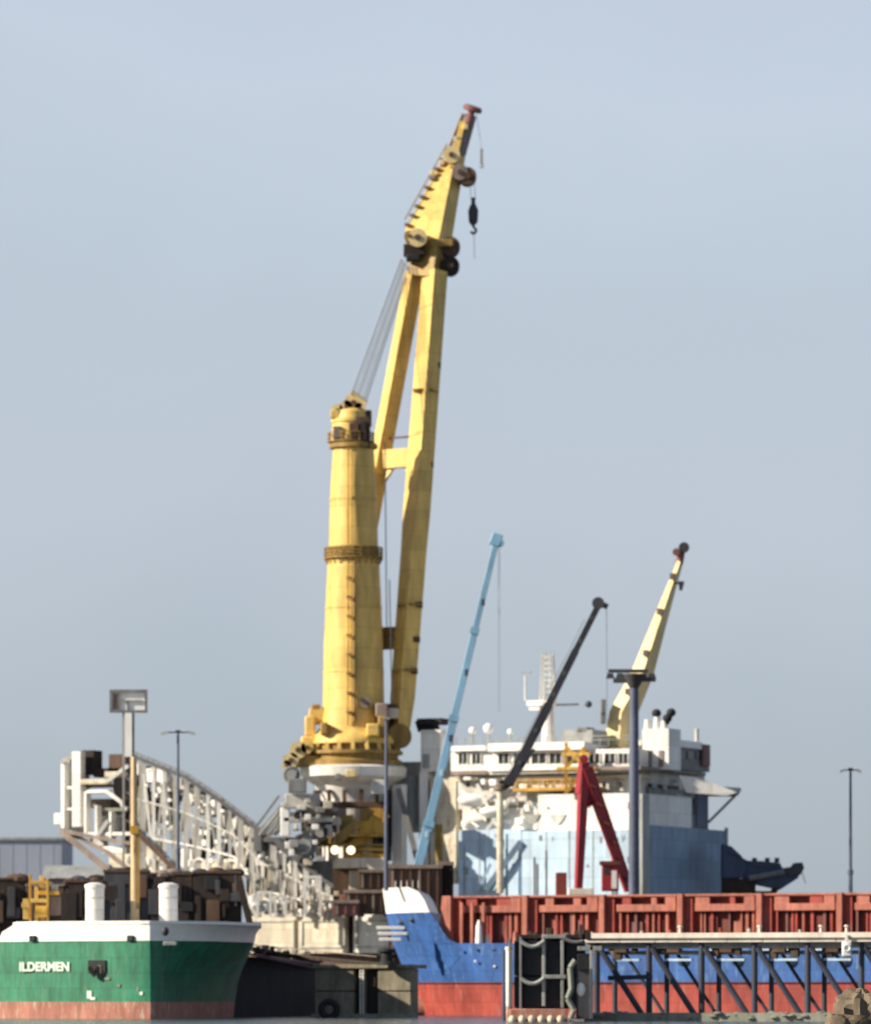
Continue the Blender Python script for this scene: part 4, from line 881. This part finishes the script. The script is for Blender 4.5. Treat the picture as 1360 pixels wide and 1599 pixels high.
# hull markings and anchor
q = H.w(ustem(5)+1.0, BM-1.1, 5.6); G().box(q, (0.9, .3, 1.3), H.e1, H.e2).build('draught_mark', 'white', cs)
def hull_box(nm, m, x0, x1, y0, y1, v0, v1, par=None, bev=0):
    g = G(); H.pbox(g, x0, x1, y0, y1, v0, v1); return g.build(nm, m, par or cs, bev)
for (u_, z_, r_) in ((4.2, 12.6, .45), (7.5, 12.9, .4)):
    o_ = outline(z_, UE)[:23]; q = min(o_, key=lambda w_: abs((w_-H.C).dot(H.e1)-(ustem(z_)+u_))); G().ball(q, r_, (1.3, 1, .8)).build('hawse_pipe', 'darkgrey', cs)
q = min(outline(11.6, UE)[:23], key=lambda w_: abs((w_-H.C).dot(H.e1)-(ustem(11.6)+5)))
an = G().beam(q + V(-.1, -.5, .9), q + V(.1, -.5, -.9), .3).build('anchor', 'navy', cs); G().beam(q + V(-.9, -.5, -.5), q + V(.9, -.5, -.7), .4).build('anchor_fluke', 'navy', an)
for k, x in enumerate((665, 690, 740, 770)): hull_box('draught_mark', 'white', x, x+3.5, 1500+k % 2*8, 1503+k % 2*8, -.25, -.1) if x > 730 else None
for x in (715, 742, 768): hull_box('scupper', 'navy', x, x+4, 1482, 1485, -.25, -.1)
# rub rail between red and blue
g = G(); o = outline(zb, UE)[:23]
for p_, q_ in zip(o, o[1:]): g.beam(p_ + V(-.03, -.08, 0), q_ + V(-.03, -.08, 0), .12, .35)
g.build('rubbing_strake', 'darkred', cs)
# hatch coaming: recessed wall, posts, girder, rails
uA = H.u(690, 1.5); uB = UE-2
V0 = 1.5
def zz(py, px, v=V0): return H.z(py, H.u(px, v), v)
ztop, zgir1, zgir0 = 16.7, 15.0, 13.9
ztop = zz(1397, 1000); zg1 = zz(1413, 1000); zg0 = zz(1424, 1000)
gw = G(); H.box(gw, uA+1, uB, V0+1.4, 2*BM-V0, zdeck, ztop-.5); gw.build('coaming_wall', 'darkred', cs)
gh = G(); H.box(gh, uA+.5, uB, V0+.6, 2*BM-V0, ztop-.5, ztop-.1); gh.build('hatch_cover', 'coam', cs)
random.seed(17)
step = (H.u(1062, V0)-H.u(940, V0))
u = H.u(940, V0) - 2*step; bays = []
while u < uB: bays.append(u); u += step
for ub in bays:
    g = G(); H.box(g, ub-.38, ub+.38, V0-.25, V0+1.5, zdeck, ztop); g.build('coaming_post', 'coam', cs, 0.04)
    g = G(); H.box(g, ub+.38, ub+1.5, V0+.5, V0+1.4, zdeck, ztop-.3); g.build('post_panel', 'red', cs)
    w0, w1 = ub+2.0, ub+step-.7
    if w1 > uB: break
    g = G(); H.box(g, w0, w1, V0+.15, V0+1.4, zg0, zg1); g.build('coaming_girder', 'coam', cs, 0.04)
    g = G(); H.box(g, ub+.6, ub+step-.6, V0+.1, V0+.35, ztop-.28, ztop-.02); g.build('top_rail', 'coam', cs)
    # upper stub panels
    for s0, s1 in ((.22+random.uniform(-.05, .05), .36), (.62, .62+random.uniform(.06, .2))):
        g = G(); H.box(g, ub+s0*step, ub+s1*step, V0+.3, V0+1.4, zg1, ztop-.28); g.build('hatch_cleat', random.choice(['coam', 'red']), cs)
    g = G(); H.box(g, ub+.8*step, ub+.93*step, V0+.2, V0+1.4, zg1, ztop-.28); g.build('hatch_cleat', 'coam', cs)
    for s0 in (.22, .3, .38, .46, .55, .63, .72, .8, .88):
        if random.random() < .2: continue
        uu = ub+(s0+random.uniform(-.03, .03))*step; rw = random.uniform(.08, .2); g = G(); H.box(g, uu-rw, uu+rw, V0+.7, V0+1.4, zdeck, zg0); g.build('coaming_stay', random.choice(['coam', 'red', 'maroon', 'coam']), cs)
    for s0 in (.4, .7):
        uu = ub+s0*step; g = G(); H.box(g, uu-random.uniform(.4, 1), uu+random.uniform(.4, .9), V0+1.0, V0+1.4, zdeck+random.uniform(.3, 1.4), zg0-random.uniform(.3, 1.4)); g.build('wall_panel', random.choice(['red', 'maroon', 'darkred', 'coam']), cs)
    for s0 in (.52, .88):
        uu = ub+s0*step; G().tube(H.w(uu, V0-.2, zdeck), H.w(uu, V0-.2, zdeck+random.uniform(1.2, 2)), 0.35, .25).build('deck_vent', random.choice(['coam', 'cream', 'red']), cs)
# sloped plate at coaming end
G().prism([H.w(H.u(684, V0), V0, zdeck+.1), H.w(H.u(706, V0), V0, zdeck+.1), H.w(H.u(706, V0), V0, ztop), H.w(H.u(690, V0), V0, ztop)], tuple(H.e2*1.0)).build('coaming_end', 'coam', cs)
for x in (718, 734, 752): hull_box('deck_stanchion', 'coam', x, x+4, 1410, 1476, V0-.5, V0-.1)
G().lathe(H.w(H.u(748, V0-.8), V0-.8, zdeck), [(.5, 0), (.42, 2.2), (.15, 3.1)], 14).build('white_ventilator', 'bright', cs)
# foremast with white lamp
fm = P(603, 1386, 690)
G().tube(fm - V(0, 0, .5), P(603, 1120, 690), 0.32, 0.18, 8).build('foremast', 'mastblue', cs)
G().box(P(603, 1122, 690), (1.0, .5, .25)).build('mast_crosstree', 'midgrey', cs)
for uu in [H.u(615+k*9, 4) for k in range(5)]: G().tube(H.w(uu, 4.5, zfo), H.w(uu, 4.5, zfo+1), .05).build('forecastle_stanchion', 'white', cs)
# blue side plates seen between the jetty piles
for k in range(7):
    uu = H.u(1020+k*84, -.1); 
    if uu < UE-4:
        g = G(); H.box(g, uu, uu+4, -.28, -.14, 8.3, 8.8); g.build('name_strip', 'lblue', cs)
        G().ball(H.w(uu+4.6, -.2, 7.2), .9, (1.3, .25, .8)).build('fairlead', 'navy', cs)

# ------------------------------------------------------------------ green ship
gs = thing('coaster', P(245, 1592, 606), 'green hulled ship with white bulwark and salmon waterline at lower left', 'ship')
def gp(px, D, z): return V((px-680)*D/FPX, D, z)
def ring(z, k, top=False):   # k = flare 0 at the water, 1 at the bulwark
    L_ = [(-6+80*max(0, k-1), 618), (0+78*max(0, k-1), 611), (60, 607.5), (120, 605), (180, 602.5), (222, 600.7), (235-k, 600.5), (243+k, 600.95), (249+4*k, 601.9-.2*k), (254+9*k, 603.3-.9*k), (266+22*k, 606.3-2.4*k), (300+36*k, 617-7*k), (350+42*k, 634-10*k), (366+30*k, 652-4*k)]
    return [gp(x, D, z) for x, D in L_] + [gp(300, 690, z), gp(40, 690, z), gp(-6+80*max(0, k-1), 640, z)]
Zs = [(-1, 0), (0, .0), (1, .02), (2.0, .05)]
G().rings([ring(z, k) for z, k in Zs]).build('boot_topping', 'boot', gs)
G().rings([ring(z, k) for z, k in [(2.0, .05), (4, .15), (6, .4), (7.8, .75), (9.2, 1.0)]]).build('hull', 'green', gs)
G().rings([[q + V(0, 0, 0) for q in ring(9.2, 1.03)], ring(10.4, 1.12), ring(11.3, 1.35)]).build('bulwark', 'bright', gs)
rr = ring(11.35, 1.35); g = G()
for p_, q_ in zip(rr[:15], rr[1:15]): g.beam(p_, q_, .35, .25)
g.build('bulwark_rail', 'bright', gs)
# lower side running aft, its shade put into the hull colour
sd_ = [gp(330, 640, 0), gp(500, 694, 0), gp(480, 698, 0), gp(300, 690, 0)]
G().rings([[V(p_.x, p_.y, z) for p_ in sd_] for z in (-1, 7.7)]).build('aft_hull', 'hullshade', gs)
G().beam(gp(372, 650, 9.0), gp(500, 692, 7.4), .5, .8).build('side_rail', 'darkbrown', gs)
G().beam(gp(380, 650, 8.2), gp(498, 692, 6.9), .25, .3).build('side_rail', 'taupe', gs)
G().beam(gp(396, 652, 7.9), gp(490, 690, 6.5), .3, .4).build('side_rail', 'darkgrey', gs)
random.seed(31)
for k in range(9):
    x = 392+k*11; D = 654+k*4; G().box(gp(x, D, 8.9-k*.12), (random.uniform(.5, 1.3), 1, random.uniform(.5, 1.5))).build('deck_fitting', random.choice(['darkbrown', 'taupe', 'darkgrey', 'cream']), gs, .05)
# vents, foremast, yellow winch frame
def gbox(nm, m, x0, x1, y0, y1, D, dep=1.5, bev=0.0, par=gs): return dbox(nm, m, x0, x1, y0, y1, D, dep, par, bev)
for x, D in ((148, 612), (263, 614)):
    b_ = P(x, 1442, D); tz_ = P(x, 1382, D).z
    v_ = G().lathe(V(b_.x, D, 0), [(1.12, b_.z-1), (1.1, tz_-.5), (1.22, tz_-.4), (1.2, tz_), (.5, tz_+.25)], 24).build('ventilator', 'white', gs)
    G().torus(V(b_.x, D, tz_-1.6), 1.13, .06, V(0, .001, 1)).build('vent_ring', 'offwhite', v_)
mf = P(211, 1430, 614)
G().tube(mf - V(0, 0, 2), P(209, 1182, 614), 0.52, 0.34, 12).build('foremast', 'tan', gs)
gbox('mast_box', 'gold', 203, 216, 1290, 1302, 613.2, 1)
gbox('mast_ladder', 'yellow_dull', 214, 218, 1300, 1420, 613.4, .2)
for x0, x1, y0, y1, m in ((45, 49, 1366, 1442, 'gold'), (54, 60, 1384, 1442, 'yellow'), (62, 69, 1368, 1442, 'yellow'), (72, 76, 1372, 1440, 'gold'), (34, 46, 1410, 1418, 'yellow'), (36, 44, 1404, 1436, 'yellow'), (48, 78, 1376, 1381, 'gold'),
        (60, 92, 1392, 1398, 'gold'), (76, 94, 1400, 1430, 'taupe'), (80, 90, 1382, 1396, 'cream'), (48, 74, 1404, 1410, 'yellow')):
    gbox('winch_frame_bar', m, x0, x1, y0, y1, 612+random.uniform(-1, 1), .7, .04)
G().tube(P(56, 1424, 611), P(74, 1424, 611), .7, n=14).build('windlass_drum', 'gold', gs)
# name, anchor and marks on the left, lit face
LA, LB = gp(60, 607.5, 0), gp(225, 600.6, 0)
fd = (LB-LA); fd.z = 0; fd.normalize(); fn = V(fd.y, -fd.x, 0)
def face(px, py):
    k = (px-680)/FPX; t_ = (k*LA.y-LA.x)/(fd.x-k*fd.y); q = LA+fd*t_; return V(q.x, q.y, CAMH+(HZ-py)*q.y/FPX)
cu = bpy.data.curves.new('ship_name', 'FONT'); cu.body = 'ILDERMEN'; cu.size = 1.45; cu.extrude = 0.02; cu.align_x = 'CENTER'; cu.align_y = 'CENTER'; cu.offset = 0.05
to = bpy.data.objects.new('tmp', cu); COL.objects.link(to); bpy.context.view_layer.update()
me = bpy.data.meshes.new_from_object(to); bpy.data.objects.remove(to)
me.materials.append(M['mint']); nm = bpy.data.objects.new('ship_name', me); COL.objects.link(nm); nm.parent = gs
Xa = fd; Ya = V(0, 0, 1); Za = Xa.cross(Ya)
q = face(70, 1511) + fn*.12
rm = Matrix((Xa, Ya, Za)).transposed().to_4x4(); rm.translation = q - Vector(gs['_w']); nm.matrix_local = rm @ Matrix.Diagonal((1.05, 1, 1, 1))
def fbox(nm_, m, x, y, w_, h_, d_=.12, par=gs, bev=0): return G().box(face(x, y)+fn*.05, (w_, d_*2, h_), fd, fn).build(nm_, m, par, bev)
fbox('anchor_pocket', 'black', 152, 1510, 2.4, 1.5); 
q = face(155, 1512)+fn*.35
an = G().beam(q + V(0, 0, .2), q + V(.1, 0, -1.3), .3).build('anchor', 'black', gs)
G().beam(q + V(-1.0, 0, .1), q + V(-.3, 0, -1.0), .45).build('anchor_fluke', 'black', an); G().beam(q + V(1.2, 0, -.1), q + V(.2, 0, -1.1), .4).build('anchor_fluke', 'black', an)
fbox('anchor_lip', 'concrete', 157, 1518, .45, 1.5, .25)
for x, y, w_, h_, m in ((140, 1554, .6, .9, 'mint'), (145, 1560, .7, .3, 'mint'), (168, 1529, .7, .3, 'slime'), (186, 1540, .4, .35, 'slime'), (216, 1546, .2, .6, 'slime'), (221, 1552, .4, .35, 'mint')): fbox('draught_mark', m, x, y, w_, h_, .05)
for x in (52, 205): fbox('fairlead', 'black', x, 1466, .9, .7, .3, bev=.1)
for x, y, D in ((258, 1455, 601), (330, 1456, 620), (372, 1464, 634)):
    G().ball(P(x, y, D-1.0), .45, (1, 1, 1.2)).build('fairlead', 'darkgrey', gs)
G().box(P(262, 1474, 601)+V(.3, -.4, 0), (1.6, .8, .5)).build('stem_fender', 'midgrey', gs, .1)

# ------------------------------------------------------------------ concrete quay block
cb = thing('mooring_block', P(566, 1590, 632), 'square brown grey concrete mooring block between green hull and blue bow', 'dolphin')
DQ = 632; aq = R(20)
Q = Frame(((489-680)*636/FPX, 636), (math.cos(aq), -math.sin(aq)), (math.sin(aq), math.cos(aq)))
def qbox(nm_, m, x0, x1, y0, y1, v, dep, bev=0):
    u0, u1 = Q.u(x0, v), Q.u(x1, v); um = (u0+u1)/2; return Q.box(G(), u0, u1, v, v+dep, Q.z(y1, um, v), Q.z(y0, um, v)).build(nm_, m, cb, bev)
for i, (x0, x1) in enumerate(((492, 553), (590, 642))):
    for j, (y0, y1) in enumerate(((1512, 1548), (1549.5, 1604))):
        qbox('concrete_panel', 'concrete', x0, x1-.6, y0, y1, 0, 2, .08)
qbox('core', 'concrete', 494, 642, 1514, 1604, 2, 2.5)
qbox('cap', 'concrete', 488, 644, 1507, 1513, -.4, 5.2, .08)
qbox('slot_panel', 'darkbrown', 553, 560, 1514, 1604, .8, 1); qbox('slot_panel', 'darkbrown', 571, 589, 1514, 1604, .8, 1)
qbox('slot_pier', 'concrete', 561, 570, 1514, 1604, .2, 2)
for x in (562.5, 567.5): G().tube(Q.at(x, 1512, -.1), Q.at(x, 1592, -.1), .07).build('ladder_rail', 'white', cb)
for y in range(1516, 1592, 5): G().tube(Q.at(562.5, y, -.1), Q.at(567.5, y, -.1), .05, n=5).build('ladder_rung', 'white', cb)
qbox('wet_plinth', 'slime', 486, 646, 1584, 1606, -1.0, 1)
DQ = 632
ty = tag(G().torus(P(514, 1577, DQ-.7), .95, .42, V(0, 1, 0), 26, 10).build('tyre_fender', 'black', None, 0, P(514, 1577, DQ-.7)), 'black tyre fender hung on the lower left of the concrete block', 'tyre')
bo = thing('bollard', P(604, 1507, DQ-1), 'black mooring bollard on top of the concrete block beside the blue bow', 'bollard')
p = P(604, 1508, DQ-1); G().lathe(p, [(1.15, 0), (1.05, .3), (.8, .5), (.75, 1.5), (1.15, 1.7), (1.1, 2.0), (.4, 2.15)], 20).build('bollard_body', 'black', bo)
G().tube(p + V(-1.3, 0, 1.1), p + V(1.3, 0, 1.1), .22).build('cross_pin', 'black', bo)
for k, (x0, x1, y0, y1, m) in enumerate(((400, 600, 1489, 1498, 'darkbrown'),)):
    gw_ = thing('gangway', P(560, 1505, 645), 'dark sloping gangway with pale rail between green ship and concrete block', 'gangway')
    A, B_ = P(398, 1488, 664), P(606, 1508, 646)
    for dy in (-.7, .7): G().beam(A + V(0, dy, 0), B_ + V(0, dy, 0), .5, .3).build('side_beam', 'darkbrown', gw_)
    G().beam(A + V(0, 0, .1), B_ + V(0, 0, .1), .15, 1.4).build('walking_deck', 'timber', gw_)
    for dy in (-.8,): G().beam(A + V(0, dy, .95), B_ + V(0, dy, .95), .12).build('handrail', 'taupe', gw_)
    for i in range(14):
        q = A.lerp(B_, (i+.5)/14) + V(0, -.8, 0); G().beam(q, q + V(0, 0, .95), .1).build('rail_post', 'darkbrown', gw_)

# ------------------------------------------------------------------ jetty at the right
DJ = 545; aj = R(18)
J = Frame(((915-680)*556/FPX, 556), (math.cos(aj), -math.sin(aj)), (math.sin(aj), math.cos(aj)))
jt = thing('jetty', J.w(20, 2, 0), 'pale decked pier on dark piles with slanting braces at lower right', 'pier')
zdk = P(0, 1460, 550).z; zdb = P(0, 1472, 550).z
ulen = 56; nseg = 14; sw = ulen/nseg
def jb(g, u0, u1, v0, v1, z0, z1): return J.box(g, u0, u1, v0, v1, z0, z1)
for k in range(nseg): jb(G(), k*sw, (k+1)*sw-.04, -.7, 5.7, zdb, zdk).build('deck_slab', 'pale_conc', jt, .04)
jb(G(), 0, ulen, -1.0, -.72, zdk-.35, zdk+.2).build('kerb', 'pale_conc', jt)
jb(G(), 0, ulen, -.1, .5, zdb-.6, zdb-.01).build('edge_girder', 'grey', jt)
jb(G(), 0, ulen, 4.7, 5.3, zdb-.6, zdb-.01).build('edge_girder', 'brown', jt)
sp = (J.u(1345)-J.u(932))/5; u = J.u(932)
random.seed(77)
while u < ulen-1:
    G().tube(J.w(u, 0, -2), J.w(u, 0, zdb-.1), .33, n=10).build('pile', 'jetty', jt)
    G().tube(J.w(u+.6, 5, -2), J.w(u+.6, 5, zdb-.1), .28, n=10).build('pile', 'jetty', jt)
    G().tube(J.w(u+.35, -.1, zdb-.6), J.w(u+sp-.7, -.1, .6), .33, n=8).build('brace', 'jetty', jt)
    G().tube(J.w(u+1.4, 5, zdb-.6), J.w(u+sp+.4, 5, .6), .2, n=8).build('brace', 'jetty', jt)
    J.box(G(), u-.2, u+.2, .5, 4.7, zdb-.65, zdb-.1).build('cross_head', 'brown', jt)
    c = u+sp*.45
    jb(G(), c-.7, c+.7, 0, 1, zdb-1.1, zdb-.15).build('pipe_hanger', 'brown', jt, .05)
    for k in range(3):
        q = c+random.uniform(-2, 2); jb(G(), q, q+random.uniform(.3, .8), .2, 1.2, zdb-random.uniform(.8, 1.8), zdb-.3).build('hanging_fitting', random.choice(['timber', 'brown', 'taupe', 'darkbrown']), jt)
    jb(G(), c-1.0, c+2.0, .3, 1.0, zdb-2.0, zdb-1.75).build('lower_shelf', 'lblue', jt)
    u += sp
G().tube(J.w(0, 1, zdb-1.1), J.w(ulen, 1, zdb-1.1), .22).build('service_pipe', 'taupe', jt)
G().beam(J.at(950, 1528, -.2), J.at(1018, 1526, -.2), .5).build('low_walkway', 'jetty', jt)
g = G(); jb(g, 0, ulen, -1.2, 6, -1, .9); tag(g.build('footing', 'slime'), kind='structure')
random.seed(41); g = G()
for k in range(150): g.ball(J.w(random.uniform(0, ulen), random.uniform(-1.6, 0), random.uniform(.3, .95)), random.uniform(.15, .4), (1.3, 1, .6), 7, 4)
tag(g.build('footing_stones', 'slime'), 'pale grey stones heaped along the foot of the pier', 'stones', kind='stuff')
lbp = J.at(1322, 1484, -1.3); lb = thing('lifebuoy', lbp, 'cream lifebuoy housing hanging from the pier edge near the right', 'lifebuoy')
G().box(lbp + V(0, 0, .1), (1.0, .35, 1.6)).build('housing', 'bright', lb, .12)
G().torus(lbp + V(0, -.25, .2), .33, .1).build('ring', 'bright', lb)
G().beam(lbp + V(0, 0, .9), lbp + V(0, .2, 1.6), .3).build('bracket', 'white', lb)
for k, x in enumerate((1062, 1186, 1282, 1322)):
    uu = J.u(x, -.2); p = J.w(uu, -.2, zdk); g = G().lathe(p, [(.3, 0), (.22, .1), (.14, .7), (.3, .8), (.2, 1.0)], 12)
    tag(g.build('mooring_post', 'pale_conc', None, 0, p), ['small pale post standing on the pier above its second bay', 'small pale post on the pier deck in the middle of the view', 'small pale post on the pier left of the lifebuoy', 'small pale post on the pier directly above the lifebuoy'][k], 'post', 'mooring posts on the pier')

# fender dolphin
DF = 548
fd_ = thing('fender_dolphin', P(850, 1590, DF), 'black fender panels in a grey frame with swagged tubes left of the pier', 'dolphin')
def fb(nm_, m, x0, x1, y0, y1, D=DF, dep=.5, bev=.04, par=fd_): return dbox(nm_, m, x0, x1, y0, y1, D, dep, par, bev)
for x0, x1 in ((803, 815), (816, 846), (853, 876), (884, 914)):
    for y0, y1 in ((1470, 1524), (1526, 1574)): fb('fender_panel', 'black', x0, x1, y0, y1, DF+.6, 1.2)
fb('back_block', 'darkbrown', 806, 912, 1462, 1576, DF+2, 3)
for x, y0, y1, w_ in ((813, 1464, 1590, 3.6), (849, 1466, 1572, 5), (878, 1466, 1575, 5), (796, 1466, 1575, 4)): fb('frame_post', 'midgrey' if w_ > 4 else 'grey', x-w_/2, x+w_/2, y0, y1)
for x0, x1, y in ((846, 884, 1463), (846, 884, 1526)): fb('frame_rail', 'midgrey', x0, x1, y-3, y+3, DF-.1)
for y in (1470, 1528):
    g = G(); pts = [P(813 + k*4.6, y + 9*math.sin(math.pi*k/8), DF-.2) for k in range(9)]
    g.path(pts, .22, 8); g.build('swag_tube', 'midgrey', fd_)
g = G().path([P(880 + k*5, 1466 + 6*math.sin(math.pi*k/6/1.3), DF-.2) for k in range(7)], .2, 8); g.build('swag_tube', 'grey', fd_)
random.seed(51)
for k in range(16):
    x = random.uniform(805, 915); y = random.uniform(1450, 1464); fb('top_fitting', random.choice(['darkbrown', 'darkgrey', 'taupe', 'brown']), x, x+random.uniform(3, 9), y, 1468, DF+random.uniform(.3, 1.5), .8)
fb('top_beam', 'darkbrown', 812, 918, 1460, 1466, DF+.6, 3)
fb('mast_stub', 'darkgrey', 904, 909, 1444, 1466, DF+.5, .4)
g = G().path([P(x, y, DF-.9) for x, y in ((898, 1500), (890, 1512), (892, 1545), (886, 1560), (896, 1578), (890, 1592), (905, 1598))], .3, 8); g.build('hose', 'slime', fd_)
fb('side_column', 'darkgrey', 900, 922, 1490, 1592, DF+.4, 1.5); fb('side_recess', 'black', 902, 920, 1490, 1515, DF+.1, .4)
fb('edge_post', 'midgrey', 921, 926, 1478, 1592, DF-.2, .5); fb('arm', 'midgrey', 902, 940, 1478, 1485, DF-.2, .6)
fb('red_base', 'boot', 796, 886, 1576, 1604, DF-.8, 4, .1)
for k in range(6):
    G().ball(P(800+k*15, 1594, DF-1.2), .55, (.8, 1, 1)).build('rubber_float', 'cream', fd_)
lp = tag(G().ball(P(907, 1546, DF-.5), .5, (.9, .7, 1.5)).build('marker_lamp', 'bright', None, 0, P(907, 1546, DF-.5)), 'oval white marker lamp on the right side of the fender frame', 'lamp')
wp = thing('marker_pole', V(P(796, 0, 560).x, 560, 0), 'thick white pole standing before the blue hull left of the fenders', 'pole')
for y0, y1, m in ((1484, 1535, 'bright'), (1535, 1572, 'white'), (1572, 1603, 'boot')):
    G().tube(P(795, y1, 560), P(795, y0, 560), .36, n=12).build('pole_section', m, wp)
G().tube(P(795, 1484, 560), P(795, 1479, 560), .48, .4, n=12).build('pole_cap', 'pale_conc', wp)
G().tube(P(787, 1603, 561), P(787, 1484, 561), .2, n=8).build('guide_rail', 'navy', wp)

# boulder in the lower right foreground
def boulder(px, py, D, r, sz, label, seed):
    random.seed(seed); c = P(px, py, D); g = G().ball(c, r, sz, 26, 16); from mathutils import noise
    for v in g.v:
        d = v - c; n_ = noise.fractal(d*1.6 + V(seed, 0, 0), .7, 2.1, 6); v += d*(.3*n_) + V(0, 0, -.05)
    return tag(g.build('boulder', 'rock', None, 0, c), label, 'rock', 'rocks at lower right')
boulder(1345, 1592, 300, 1.55, (1.15, 1, 1.0), 'big rounded brown boulder cut by the lower right corner', 3)
boulder(1306, 1608, 296, .85, (1.1, 1, 1.0), 'smaller dark boulder just left of the big one in the corner', 8)
for o in list(bpy.data.objects):
    if '_w' in o: del o['_w']
